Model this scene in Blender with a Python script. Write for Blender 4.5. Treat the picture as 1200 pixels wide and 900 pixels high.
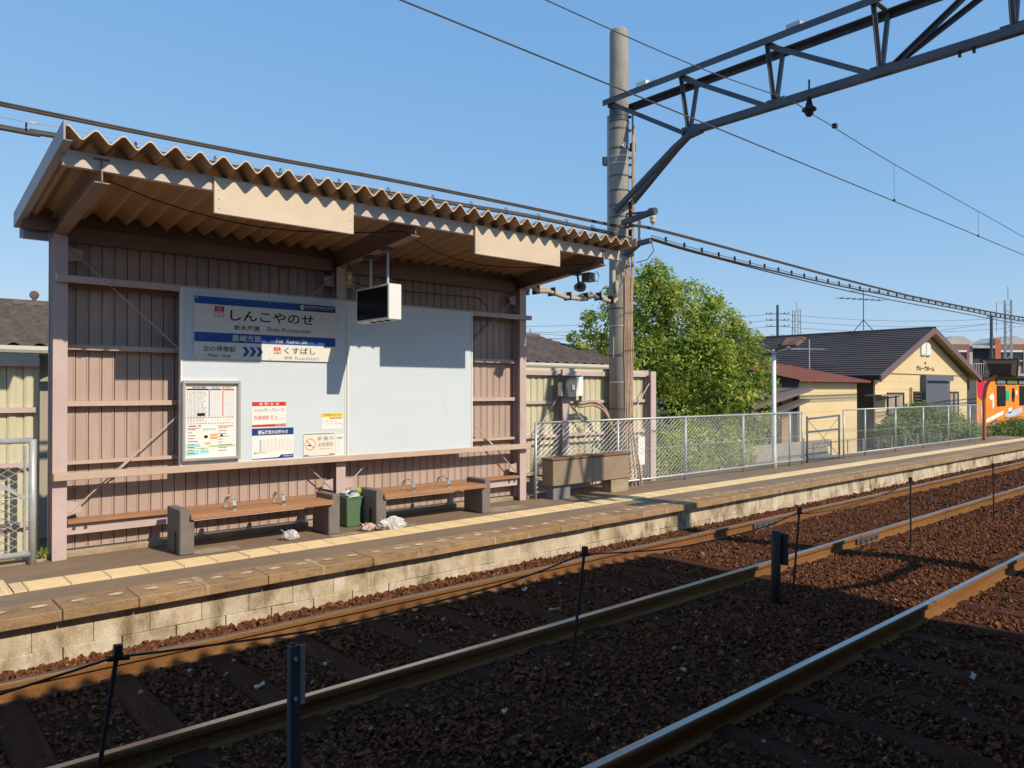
import bpy, math, random
import numpy as np
from math import radians, sin, cos, pi, sqrt
from mathutils import Vector, Matrix

for o in list(bpy.data.objects):
    bpy.data.objects.remove(o)
S = bpy.context.scene
COL = S.collection

# ---------------------------------------------------------------- camera, world, sun, exposure
# x runs along the platform, y across the tracks, z = 0 is the platform top
cam = bpy.data.cameras.new("camera")
cam.sensor_width = 36.0
cam.lens = 26.4
cam.clip_start = 0.05
cam.clip_end = 6000
camo = bpy.data.objects.new("camera", cam)
camo.location = (0, 0, 1.62)
camo.rotation_euler = (radians(90.45), 0, radians(48.8 - 90))
COL.objects.link(camo)
S.camera = camo

SUN_EL, SUN_AZ = 38.5, -11.5          # light travels towards +y, slightly to -x
W = bpy.data.worlds.new("World")
S.world = W
W.use_nodes = True
nt = W.node_tree
sky = nt.nodes.new("ShaderNodeTexSky")
sky.sky_type = 'NISHITA'
sky.sun_disc = False
sky.sun_elevation = radians(SUN_EL)
sky.sun_rotation = radians(180 + SUN_AZ)
sky.altitude = 0
sky.air_density = 1.0
sky.dust_density = 0.0
sky.ozone_density = 3.0
bg = nt.nodes["Background"]
bg.inputs["Strength"].default_value = 0.15
# camera tone response: a flatter, bluer clear sky (per channel power and gain, everywhere alike)
sep = nt.nodes.new("ShaderNodeSeparateColor"); com = nt.nodes.new("ShaderNodeCombineColor")
nt.links.new(sky.outputs[0], sep.inputs[0])
for ch, (pw_, gain) in enumerate(((0.62, 1.00), (0.40, 1.72), (0.20, 3.15))):
    a_ = nt.nodes.new("ShaderNodeMath"); a_.operation = 'POWER'; a_.inputs[1].default_value = pw_
    b_ = nt.nodes.new("ShaderNodeMath"); b_.operation = 'MULTIPLY'; b_.inputs[1].default_value = gain
    nt.links.new(sep.outputs[ch], a_.inputs[0]); nt.links.new(a_.outputs[0], b_.inputs[0]); nt.links.new(b_.outputs[0], com.inputs[ch])
nt.links.new(com.outputs[0], bg.inputs["Color"])

sl = bpy.data.lights.new("sun", 'SUN')
sl.energy = 3.8
sl.angle = radians(0.5)
sl.color = (1.0, 0.87, 0.67)
so = bpy.data.objects.new("sun", sl)
d = Vector((sin(radians(SUN_AZ)) * cos(radians(SUN_EL)), cos(radians(SUN_AZ)) * cos(radians(SUN_EL)), -sin(radians(SUN_EL))))
so.rotation_euler = d.to_track_quat('-Z', 'Y').to_euler()
so.location = (0, -10, 20)
COL.objects.link(so)

vs = S.view_settings
vs.view_transform = 'Standard'
vs.look = 'None'
vs.gamma = 1
vs.use_curve_mapping = False
vs.exposure = 0.3
S.cycles.use_denoising = True
S.cycles.max_bounces = 6
S.cycles.diffuse_bounces = 3
S.cycles.transparent_max_bounces = 6

R = random.Random(11)
NR = np.random.RandomState(5)

# ---------------------------------------------------------------- materials
MATS = {}
def mat(name, a, b=None, ns=3.0, rough=0.7, metal=0.0, bump=0.0, bs=60.0, fine=0.12, fs=45.0, piece=0.0,
        stretch=(1, 1, 1), spec=0.4, lo=0.35, hi=0.65, c=None, cs=1.3, clo=0.55, chi=0.7, cstretch=(1, 1, 1), trans=0.0):
    """base colour a/b mixed by noise, optional stain colour c, fine grain, bump, per-piece brightness"""
    if name in MATS:
        return MATS[name]
    m = bpy.data.materials.new(name)
    m.use_nodes = True
    n, l = m.node_tree.nodes, m.node_tree.links
    p = n["Principled BSDF"]
    p.inputs["Roughness"].default_value = rough
    p.inputs["Metallic"].default_value = metal
    p.inputs["Specular IOR Level"].default_value = spec
    g = n.new("ShaderNodeNewGeometry")
    def noise(scale, st, det=5.0):
        mp = n.new("ShaderNodeMapping")
        mp.inputs["Scale"].default_value = st
        l.new(g.outputs["Position"], mp.inputs["Vector"])
        t = n.new("ShaderNodeTexNoise")
        t.inputs["Scale"].default_value = scale
        t.inputs["Detail"].default_value = det
        t.inputs["Roughness"].default_value = 0.62
        l.new(mp.outputs[0], t.inputs["Vector"])
        return t.outputs["Fac"]
    def ramp(fac, x0, x1):
        r = n.new("ShaderNodeMapRange")
        r.inputs["From Min"].default_value = x0
        r.inputs["From Max"].default_value = x1
        l.new(fac, r.inputs["Value"])
        return r.outputs[0]
    def mix(fac, A, B, mode='MIX'):
        x = n.new("ShaderNodeMix")
        x.data_type = 'RGBA'
        x.blend_type = mode
        for sock, v in ((x.inputs["Factor"], fac), (x.inputs["A"], A), (x.inputs["B"], B)):
            if isinstance(v, (int, float)):
                sock.default_value = v
            elif isinstance(v, tuple):
                sock.default_value = (*v[:3], 1)
            else:
                l.new(v, sock)
        return x.outputs["Result"]
    col = a
    if b is not None:
        col = mix(ramp(noise(ns, stretch), lo, hi), a, b)
    if c is not None:
        col = mix(ramp(noise(cs, cstretch, 7.0), clo, chi), col, c)
    if fine > 0:
        f = ramp(noise(fs, (1, 1, 1), 3.0), 0.25, 0.75)
        mr = n.new("ShaderNodeMapRange")
        mr.inputs["To Min"].default_value = 1 - fine
        mr.inputs["To Max"].default_value = 1 + fine
        l.new(f, mr.inputs["Value"])
        cc = n.new("ShaderNodeCombineColor")
        for i in range(3):
            l.new(mr.outputs[0], cc.inputs[i])
        col = mix(1.0, col, cc.outputs[0], 'MULTIPLY')
    if piece > 0:
        oi = n.new("ShaderNodeObjectInfo")
        mr = n.new("ShaderNodeMapRange")
        mr.inputs["To Min"].default_value = 1 - piece
        mr.inputs["To Max"].default_value = 1 + piece
        l.new(oi.outputs["Random"], mr.inputs["Value"])
        cc = n.new("ShaderNodeCombineColor")
        for i in range(3):
            l.new(mr.outputs[0], cc.inputs[i])
        col = mix(1.0, col, cc.outputs[0], 'MULTIPLY')
    if isinstance(col, tuple):
        p.inputs["Base Color"].default_value = (*col, 1)
    else:
        l.new(col, p.inputs["Base Color"])
    if bump > 0:
        bn = n.new("ShaderNodeBump")
        bn.inputs["Strength"].default_value = bump
        bn.inputs["Distance"].default_value = 0.02
        l.new(noise(bs, stretch, 4.0), bn.inputs["Height"])
        l.new(bn.outputs[0], p.inputs["Normal"])
    if trans > 0:
        tr = n.new("ShaderNodeBsdfTranslucent")
        if isinstance(col, tuple):
            tr.inputs["Color"].default_value = (*col, 1)
        else:
            l.new(col, tr.inputs["Color"])
        ms = n.new("ShaderNodeMixShader")
        ms.inputs["Fac"].default_value = trans
        l.new(p.outputs[0], ms.inputs[1])
        l.new(tr.outputs[0], ms.inputs[2])
        l.new(ms.outputs[0], n["Material Output"].inputs["Surface"])
    MATS[name] = m
    return m

pink = mat("post_paint", (0.56, 0.435, 0.425), (0.49, 0.38, 0.365), 2.5, 0.5, fine=.06, c=(0.36, 0.22, 0.14), cs=2.6, clo=.57, chi=.78, cstretch=(3, 3, .45))
clad = mat("cladding_paint", (0.465, 0.352, 0.305), (0.395, 0.297, 0.257), 1.2, 0.55, fine=.06, stretch=(3, 1, .6), c=(0.33, 0.215, 0.16), cs=1.7, clo=.56, chi=.78, cstretch=(2.5, 1, .5))
girtm = mat("girt_paint", (0.56, 0.42, 0.34), (0.5, 0.37, 0.3), 3, 0.55, fine=.06)
beamm = mat("beam_paint", (0.27, 0.175, 0.14), (0.22, 0.145, 0.115), 2, 0.5, fine=.08)
roofm = mat("roof_metal", (0.46, 0.285, 0.16), (0.40, 0.245, 0.13), 2.5, 0.6, fine=.08, stretch=(1, .2, 1), c=(0.22, 0.11, 0.08), cs=1.2, clo=.66, chi=.85)
edgem = mat("purlin_paint", (0.60, 0.50, 0.46), (0.53, 0.44, 0.40), 2, 0.5, fine=.05)
vergem = mat("verge_paint", (0.36, 0.33, 0.38), (0.31, 0.28, 0.32), 2, 0.5, fine=.06, c=(.25, .17, .15), cs=1.4, clo=.6, chi=.8)
fasc = mat("fascia_paint", (0.68, 0.55, 0.415), (0.62, 0.5, 0.38), 1.5, 0.45, fine=.03, stretch=(1, 1, 3))
panelm = mat("panel_paint", (0.62, 0.695, 0.76), (0.575, 0.645, 0.71), 1.6, 0.35, fine=.02, stretch=(.5, 1, 1.6), lo=.3, hi=.75, c=(0.54, 0.60, 0.64), cs=2.4, clo=.6, chi=.85, cstretch=(3, 1, .35))
alu = mat("aluminium", (0.62, 0.61, 0.58), None, 3, 0.4, .6, fine=.05)
galv = mat("galvanised_steel", (0.52, 0.54, 0.56), (0.42, 0.44, 0.46), 6, 0.45, .35, fine=.08)
chrome = mat("chrome", (0.72, 0.72, 0.72), None, 3, 0.28, 1.0, fine=0)
steel = mat("dark_steel", (0.105, 0.115, 0.135), (0.075, 0.082, 0.10), 4, 0.5, .15, fine=.1, c=(.13, .09, .065), cs=3, clo=.6, chi=.8)
black = mat("black_rubber", (0.018, 0.018, 0.02), None, 3, 0.6, fine=.1)
cablem = mat("cable_sheath", (0.05, 0.045, 0.042), (0.075, 0.062, 0.05), 8, 0.6, fine=.1)
white = mat("white_paint", (0.78, 0.78, 0.76), None, 3, 0.4, fine=.03)
concrete = mat("pole_concrete", (0.345, 0.315, 0.27), (0.265, 0.245, 0.212), 3.5, 0.9, bump=.15, bs=60, fine=.14, stretch=(1, 1, .25), spec=.2, c=(0.20, 0.18, 0.15), cs=2.5, clo=.56, chi=.75, cstretch=(2, 2, .3))
kerbm = mat("kerb_concrete", (0.40, 0.31, 0.21), (0.30, 0.225, 0.15), 4, 0.9, bump=.25, bs=50, fine=.18)
asphalt = mat("platform_asphalt", (0.245, 0.17, 0.115), (0.195, 0.14, 0.098), 2.2, 0.9, bump=.3, bs=160, fine=.28, fs=120,
              c=(0.31, 0.225, 0.145), cs=0.9, clo=.52, chi=.72, stretch=(.4, 1, 1), cstretch=(.35, 1, 1))
slabm = mat("slab_concrete", (0.385, 0.24, 0.125), (0.30, 0.195, 0.11), 5.0, 0.9, bump=.35, bs=90, fine=.26, fs=70, piece=.12, spec=.15, c=(0.16, 0.12, 0.08), cs=8, clo=.52, chi=.74, cstretch=(1, .6, 2.5))
blockm = mat("block_concrete", (0.62, 0.55, 0.44), (0.47, 0.37, 0.25), 5.5, 0.9, bump=.3, bs=70, fine=.16, fs=60, piece=.09, spec=.15,
             c=(0.21, 0.155, 0.09), cs=4.2, clo=.48, chi=.66, stretch=(1, 1, .6), cstretch=(1, 1, .45))
tilem = mat("tactile_yellow", (0.73, 0.565, 0.33), (0.66, 0.50, 0.285), 3, 0.75, bump=.1, bs=40, fine=.08, fs=60, piece=.05, c=(.5, .35, .18), cs=2.5, clo=.62, chi=.8)
dotm = mat("worn_white_paint", (0.70, 0.58, 0.43), (0.42, 0.31, 0.2), 12, 0.85, fine=.15)
mortar = mat("joint_mortar", (0.50, 0.40, 0.27), (0.30, 0.21, 0.125), 14, 0.9, fine=.25, fs=60)
patchm = mat("cement_patch", (0.40, 0.33, 0.25), (0.25, 0.19, 0.13), 5, 0.9, fine=.2)
pierm = mat("granite_concrete", (0.20, 0.175, 0.16), (0.165, 0.145, 0.135), 6, 0.85, bump=.25, bs=150, fine=.25, fs=130)
woodm = mat("bench_wood", (0.40, 0.205, 0.105), (0.32, 0.155, 0.08), 3, 0.5, fine=.12, stretch=(.5, 7, 7), bump=.1, bs=25, piece=.06)
railrust = mat("rail_rust", (0.245, 0.122, 0.050), (0.175, 0.083, 0.035), 3, 0.95, fine=.18, stretch=(.3, 1, 1), bump=.1, bs=90, spec=.02)
railtop = mat("rail_running_surface", (0.52, 0.50, 0.48), (0.40, 0.36, 0.33), 4, 0.28, .95, fine=.06, stretch=(.15, 3, 1))
sleeperm = mat("sleeper_wood", (0.088, 0.038, 0.023), (0.05, 0.024, 0.017), 3, 0.95, spec=.05, fine=.25, stretch=(6, .7, 3), bump=.5, bs=25, piece=.15)
ballastm = mat("ballast_bed", (0.06, 0.026, 0.015), (0.034, 0.017, 0.011), 9, 0.95, bump=.9, bs=38, fine=.45, fs=30, spec=.05)
stonem = mat("ballast_stone", (0.195, 0.074, 0.034), (0.062, 0.028, 0.017), 17, 0.92, fine=.45, fs=31, c=(0.42, 0.25, 0.14), cs=26, clo=.585, chi=.7, spec=.05)
ground = mat("earth_ground", (0.12, 0.10, 0.065), (0.075, 0.085, 0.035), .35, 0.95, fine=.3, fs=6)
yfence = mat("yellow_cladding", (0.60, 0.56, 0.395), (0.52, 0.48, 0.335), 1.4, 0.6, fine=.06, stretch=(3, 1, .5))
greenbin = mat("bin_green", (0.085, 0.185, 0.105), (0.10, 0.17, 0.10), 4, 0.5, fine=.08)
boxm = mat("cabinet_brown", (0.30, 0.23, 0.16), (0.255, 0.19, 0.135), 3, 0.6, fine=.06)
boxrim = mat("cabinet_rim", (0.22, 0.105, 0.07), None, 3, 0.6, fine=.1)
plastic = mat("plastic_bag", (0.72, 0.71, 0.70), (0.62, 0.60, 0.58), 9, 0.35, fine=.05, trans=.25)
pinkbag = mat("pink_plastic", (0.66, 0.38, 0.34), (0.72, 0.62, 0.6), 16, 0.4, fine=.05, trans=.2)
screenm = mat("display_glass", (0.008, 0.008, 0.009), None, 3, 0.22, fine=0)
brownc = mat("brown_cable", (0.46, 0.335, 0.235), (0.34, 0.235, 0.16), 9, 0.65, fine=.12)
leafm = mat("tree_leaf", (0.25, 0.36, 0.035), (0.125, 0.215, 0.025), 1.4, 0.5, fine=.45, fs=8, trans=.45, c=(0.56, 0.60, 0.10), cs=2.4, clo=.46, chi=.6)
bushm = mat("bush_leaf", (0.20, 0.26, 0.06), (0.12, 0.18, 0.04), 1.5, 0.55, fine=.4, fs=7, trans=.25)
barkm = mat("bark", (0.10, 0.075, 0.05), (0.06, 0.045, 0.03), 6, 0.9, fine=.2, bump=.5, bs=30)
houseW = mat("house_siding", (0.74, 0.575, 0.335), (0.70, 0.54, 0.31), 1, 0.6, fine=.03)
slate = mat("roof_slate", (0.070, 0.060, 0.062), (0.095, 0.082, 0.082), 1.5, 0.85, spec=.12, fine=.15, fs=14, stretch=(1, .3, 1))
bargem = mat("bargeboard_paint", (0.17, 0.105, 0.105), None, 2, 0.5, fine=.06)
darkwin = mat("window_glass", (0.03, 0.035, 0.04), None, 2, 0.08, fine=0)
curtain = mat("curtain_cloth", (0.42, 0.38, 0.35), (0.30, 0.22, 0.19), 9, 0.9, fine=.05, stretch=(3, 1, .1))
shutterm = mat("shutter_grey", (0.115, 0.13, 0.16), None, 2, 0.5, fine=.05)
redroof = mat("red_roof", (0.25, 0.082, 0.058), (0.20, 0.068, 0.05), 2, 0.8, fine=.1)
oldtile = mat("old_roof_tile", (0.135, 0.10, 0.082), (0.085, 0.066, 0.056), 2.2, 0.85, fine=.3, fs=12, c=(.22, .17, .12), cs=5, clo=.6, chi=.75)
orange = mat("mural_orange", (0.85, 0.29, 0.02), (0.75, 0.23, 0.02), 1, 0.6, fine=.04)
aptw = mat("apartment_wall", (0.50, 0.49, 0.49), (0.44, 0.43, 0.43), .5, 0.8, fine=.05)
aptb = mat("apartment_brick", (0.30, 0.135, 0.10), None, 1, 0.8, fine=.06)
orpost = mat("orange_paint", (0.58, 0.15, 0.06), (0.48, 0.125, 0.055), 4, 0.5, fine=.06)

def flat(name, c, rough=.7):
    return mat(name, c, None, 3, rough, fine=.05, fs=30, spec=.2)
ink = flat("ink_black", (0.012, 0.012, 0.014))
greyink = flat("ink_grey", (0.30, 0.30, 0.31))
blue1 = flat("sign_blue", (0.030, 0.10, 0.36))
blue2 = flat("sign_navy", (0.018, 0.05, 0.20))
red1 = flat("print_red", (0.60, 0.035, 0.04))
signw = flat("sign_white", (0.72, 0.71, 0.66))
paper = flat("paper_white", (0.80, 0.79, 0.77))
yel = flat("print_yellow", (0.80, 0.58, 0.05))
cyan = flat("print_cyan", (0.32, 0.66, 0.72))
lgreen = flat("print_green", (0.40, 0.62, 0.22))
orng = flat("print_orange", (0.80, 0.36, 0.10))
pale = flat("print_pale_blue", (0.45, 0.55, 0.75))

# ---------------------------------------------------------------- mesh builder
class MB:
    def __init__(s):
        s.v = []; s.f = []
    def add(s, vs, fs):
        k = len(s.v)
        s.v.extend(tuple(v) for v in vs)
        s.f.extend(tuple(i + k for i in f) for f in fs)
        return s
    def box(s, x0, x1, y0, y1, z0, z1):
        return s.add([(x0, y0, z0), (x1, y0, z0), (x1, y1, z0), (x0, y1, z0), (x0, y0, z1), (x1, y0, z1), (x1, y1, z1), (x0, y1, z1)],
                     [(3, 2, 1, 0), (4, 5, 6, 7), (0, 1, 5, 4), (1, 2, 6, 5), (2, 3, 7, 6), (3, 0, 4, 7)])
    def bar(s, p, q, w, h, up=(0, 0, 1)):
        p, q = Vector(p), Vector(q)
        t = (q - p).normalized(); u = Vector(up)
        a = t.cross(u)
        if a.length < 1e-4:
            a = t.cross(Vector((1, 0, 0)))
        a.normalize(); b = a.cross(t).normalized()
        vs = [c + a * (i * w / 2) + b * (j * h / 2) for c in (p, q) for i, j in ((-1, -1), (1, -1), (1, 1), (-1, 1))]
        return s.add(vs, [(0, 1, 2, 3), (7, 6, 5, 4), (1, 0, 4, 5), (2, 1, 5, 6), (3, 2, 6, 7), (0, 3, 7, 4)])
    def tube(s, pts, r, n=8, cap=True):
        pts = [Vector(p) for p in pts]
        rs = r if isinstance(r, (list, tuple)) else [r] * len(pts)
        vs = []; fs = []; ref = None
        for i, p in enumerate(pts):
            t = (pts[min(i + 1, len(pts) - 1)] - pts[max(i - 1, 0)]).normalized()
            if ref is None:
                ref = Vector((0, 0, 1)) if abs(t.z) < .9 else Vector((1, 0, 0))
            a = t.cross(ref)
            if a.length < 1e-5:
                a = t.cross(Vector((0, 1, 0)))
            a.normalize(); b = t.cross(a).normalized(); ref = -b if False else ref
            for k in range(n):
                th = 2 * pi * k / n
                vs.append(p + a * (cos(th) * rs[i]) + b * (sin(th) * rs[i]))
        for i in range(len(pts) - 1):
            for k in range(n):
                k2 = (k + 1) % n
                fs.append((i * n + k, i * n + k2, (i + 1) * n + k2, (i + 1) * n + k))
        if cap:
            fs.append(tuple(range(n - 1, -1, -1)))
            m = (len(pts) - 1) * n
            fs.append(tuple(range(m, m + n)))
        return s.add(vs, fs)
    def cyl(s, p, q, r, r2=None, n=12):
        return s.tube([p, q], [r, r if r2 is None else r2], n)
    def prism(s, poly, vec):
        n = len(poly); v = Vector(vec)
        vs = [Vector(p) for p in poly] + [Vector(p) + v for p in poly]
        fs = [tuple(range(n - 1, -1, -1)), tuple(range(n, 2 * n))]
        fs += [(i, (i + 1) % n, n + (i + 1) % n, n + i) for i in range(n)]
        return s.add(vs, fs)
    def strip(s, prof, vec):
        """open profile swept along vec"""
        n = len(prof); v = Vector(vec)
        return s.add([Vector(p) for p in prof] + [Vector(p) + v for p in prof], [(i, i + 1, n + i + 1, n + i) for i in range(n - 1)])
    def lathe(s, prof, c, n=14, axis=(0, 0, 1)):
        ax = Vector(axis).normalized()
        a = ax.orthogonal().normalized(); b = ax.cross(a)
        c = Vector(c); vs = []; fs = []
        for r, h in prof:
            for k in range(n):
                t = 2 * pi * k / n
                vs.append(c + ax * h + a * (cos(t) * r) + b * (sin(t) * r))
        for i in range(len(prof) - 1):
            for k in range(n):
                k2 = (k + 1) % n
                fs.append((i * n + k, i * n + k2, (i + 1) * n + k2, (i + 1) * n + k))
        return s.add(vs, fs)
    def rectxz(s, x0, x1, z0, z1, y):
        return s.add([(x0, y, z0), (x1, y, z0), (x1, y, z1), (x0, y, z1)], [(0, 1, 2, 3)])
    def disc(s, x, z, rx, rz, y, n=20):
        return s.add([(x + rx * cos(2 * pi * k / n), y, z + rz * sin(2 * pi * k / n)) for k in range(n)], [tuple(range(n))])
    def ring(s, x, z, r0, r1, y, n=24):
        vs = [(x + r * cos(2 * pi * k / n), y, z + r * sin(2 * pi * k / n)) for r in (r0, r1) for k in range(n)]
        return s.add(vs, [(k, (k + 1) % n, n + (k + 1) % n, n + k) for k in range(n)])
    def text(s, txt, x0, x1, z0, z1, y, bold=0.0):
        vs, fs = text_geo(txt, bold)
        a = np.array([(p[0], p[1]) for p in vs])
        mn, mx = a.min(0), a.max(0)
        sx = (x1 - x0) / max(mx[0] - mn[0], 1e-6); sz = (z1 - z0) / max(mx[1] - mn[1], 1e-6)
        return s.add([(x0 + (p[0] - mn[0]) * sx, y, z0 + (p[1] - mn[1]) * sz) for p in a], fs)
    def build(s, name, m, parent=None, origin=None, smooth=False, bevel=0.0):
        o3 = Vector(ORG[parent.name] if parent is not None else (origin or (0, 0, 0)))
        me = bpy.data.meshes.new(name)
        v = np.array(s.v, dtype=np.float64) - np.array(o3)
        me.from_pydata(v.tolist(), [], s.f)
        me.materials.append(m)
        if smooth:
            me.shade_smooth()
        me.validate(); me.update()
        o = bpy.data.objects.new(name, me)
        COL.objects.link(o)
        if parent is not None:
            o.parent = parent
        else:
            o.location = o3
        ORG[o.name] = tuple(o3)
        if bevel > 0:
            bv = o.modifiers.new("bevel", 'BEVEL')
            bv.width = bevel; bv.segments = 1; bv.limit_method = 'ANGLE'; bv.angle_limit = radians(40)
        return o

ORG = {}
def text_geo(txt, bold=0.0):
    cu = bpy.data.curves.new("lettering", 'FONT')
    cu.body = txt; cu.size = 1.0; cu.resolution_u = 3; cu.offset = bold
    ob = bpy.data.objects.new("lettering", cu)
    COL.objects.link(ob)
    dg = bpy.context.evaluated_depsgraph_get()
    ev = ob.evaluated_get(dg)
    me = ev.to_mesh()
    vs = [tuple(v.co) for v in me.vertices]; fs = [tuple(p.vertices) for p in me.polygons]
    ev.to_mesh_clear()
    bpy.data.objects.remove(ob); bpy.data.curves.remove(cu)
    return vs, fs

def thing(name, label, cat, loc=(0, 0, 0), group=None):
    o = bpy.data.objects.new(name, None)
    o.empty_display_size = .1
    o.location = loc
    COL.objects.link(o)
    ORG[o.name] = tuple(loc)
    return tag(o, label, cat, group)
def tag(o, label=None, cat=None, group=None, kind=None):
    if label: o['label'] = label
    if cat: o['category'] = cat
    if group: o['group'] = group
    if kind: o['kind'] = kind
    return o
def copy_tree(o, parent=None):
    c = o.copy(); COL.objects.link(c)
    if parent is not None: c.parent = parent
    for ch in list(o.children): copy_tree(ch, c)
    return c
def rep(proto, offs, rz=None):
    """copies of a part under the same parent, moved by offsets (mesh data shared)"""
    out = []
    for i, of in enumerate(offs):
        c = proto.copy(); COL.objects.link(c); c.parent = proto.parent
        c.location = Vector(proto.location) + Vector(of)
        if rz is not None: c.rotation_euler.z = rz[i]
        out.append(c)
    return out

def cx(x):
    """the tracks and the platform edge drift away very slightly beyond x = 5"""
    t = max(0.0, x - 4.0)
    return 0.0125 * t * t / (t + 3.0)
def ctan(x): return (cx(x + .1) - cx(x - .1)) / .2

# ================================================================= SETTING
# one ground sheet to the horizon
g = MB()
g.add([(-3000, -3000, -.50), (3000, -3000, -.50), (3000, 3000, -.50), (-3000, 3000, -.50)], [(0, 1, 2, 3)])
tag(g.build("ground", ground), kind='structure')

def sheet(xs, ys, fz):
    """grid sheet, ys are offsets before the drift"""
    vs = [(x, y + cx(x), fz(x, y)) for x in xs for y in ys]
    n = len(ys)
    fs = [(i * n + j, (i + 1) * n + j, (i + 1) * n + j + 1, i * n + j + 1) for i in range(len(xs) - 1) for j in range(n - 1)]
    return vs, fs

RT = -0.30                                 # rail top
RY = [1.125, 2.62, 4.41, 5.905]             # rail centres (near track, far track)
def bed_z(x, y):
    z = -.435
    if y > 6.0: z = -.435 + min(1, (y - 6.0) / .3) * (.012 + .03 * min(1, max(0, (x - .5) / 4)))
    elif 2.75 < y < 4.3: z = -.435 + .03 * sin((y - 2.75) / 1.55 * pi)
    return z
def bed_zn(x, y):
    return bed_z(x, y) + .012 * sin(x * 3.1 + y * 5) * sin(y * 2.3 - x * 1.7)
xs = list(np.arange(-4, 16, .16)) + list(np.arange(16, 75, 1.0))
b = MB(); b.add(*sheet(xs, list(np.arange(.6, 6.6, .15)), bed_zn))
tag(b.build("ballast_bed", ballastm), kind='structure')

# loose ballast stones: real geometry, one mass
def icosphere():
    """angular pebble: a cube of 8 corners, 12 triangles"""
    v = np.array([(-1, -1, -1), (1, -1, -1), (1, 1, -1), (-1, 1, -1), (-1, -1, 1), (1, -1, 1), (1, 1, 1), (-1, 1, 1)], float) * .62
    q = [(3, 2, 1, 0), (4, 5, 6, 7), (0, 1, 5, 4), (1, 2, 6, 5), (2, 3, 7, 6), (3, 0, 4, 7)]
    f = np.array([t for a, b, c, e in q for t in ((a, b, c), (a, c, e))])
    return v, f
def rand_rot(n):
    q = NR.normal(size=(n, 4)); q /= np.linalg.norm(q, axis=1)[:, None]
    w, x, y, z = q.T
    return np.stack([np.stack([1 - 2 * (y * y + z * z), 2 * (x * y - z * w), 2 * (x * z + y * w)], -1),
                     np.stack([2 * (x * y + z * w), 1 - 2 * (x * x + z * z), 2 * (y * z - x * w)], -1),
                     np.stack([2 * (x * z - y * w), 2 * (y * z + x * w), 1 - 2 * (x * x + y * y)], -1)], 1)
def mesh_np(name, V, F, m):
    me = bpy.data.meshes.new(name)
    me.vertices.add(len(V)); me.vertices.foreach_set("co", V.astype(np.float32).ravel())
    k = F.shape[1]
    me.loops.add(F.size); me.loops.foreach_set("vertex_index", F.astype(np.int32).ravel())
    me.polygons.add(len(F))
    me.polygons.foreach_set("loop_start", (np.arange(len(F)) * k).astype(np.int32))
    me.polygons.foreach_set("loop_total", np.full(len(F), k, np.int32))
    me.materials.append(m)
    me.update(calc_edges=True); me.validate()
    me.shade_flat()
    o = bpy.data.objects.new(name, me); COL.objects.link(o)
    ORG[o.name] = (0, 0, 0)
    return o
CXV = np.vectorize(cx)
IV, IF = icosphere()
N1 = 100000
# more stones where the photograph shows them lit, the rest thins out with distance
X = np.concatenate([NR.uniform(0.2, 14, int(N1 * .72)), NR.uniform(14, 34, N1 - int(N1 * .72))])
Y = NR.uniform(1.0, 6.42, N1)
heap = NR.rand(N1) < .07
Y[heap] = NR.uniform(6.02, 6.42, heap.sum())
keep = np.ones(N1, bool)
for ry in RY: keep &= np.abs(Y - ry) > .06
for first, ya_, yb_ in ((.75, 4.15, 6.15), (.6, .85, 2.9)):
    on = (np.abs((X - first + .335) % .67 - .335) < .115) & (Y > ya_) & (Y < yb_)
    keep &= ~(on & (NR.rand(N1) > (.12 if first == .75 else .45)))
X, Y = X[keep], Y[keep]
Z = np.array([bed_z(a, c) for a, c in zip(X, Y)])
n1 = len(X)
sz = NR.uniform(.009, .025, n1) * np.where(X > 14, 1.35, 1.0) * np.where(NR.rand(n1) < .12, 1.45, 1.0)
sc = sz[:, None] * NR.uniform(.65, 1.25, (n1, 3))
V = IV[None] * (1 + NR.uniform(-.4, .4, (n1, 8, 3)))
V = np.einsum('nij,nkj->nki', rand_rot(n1), V * sc[:, None, :])
Z += NR.uniform(.0, .012, n1) + np.where(Y > 6.02, NR.uniform(0, .018, n1), 0)
V += np.stack([X, Y + CXV(X), Z], -1)[:, None, :]
F = (IF[None] + (np.arange(n1) * 8)[:, None, None]).reshape(-1, 3)
tag(mesh_np("ballast_gravel", V.reshape(-1, 3), F, stonem), "rust brown crushed stone ballast lying between and beside the rails", kind='stuff')

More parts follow.
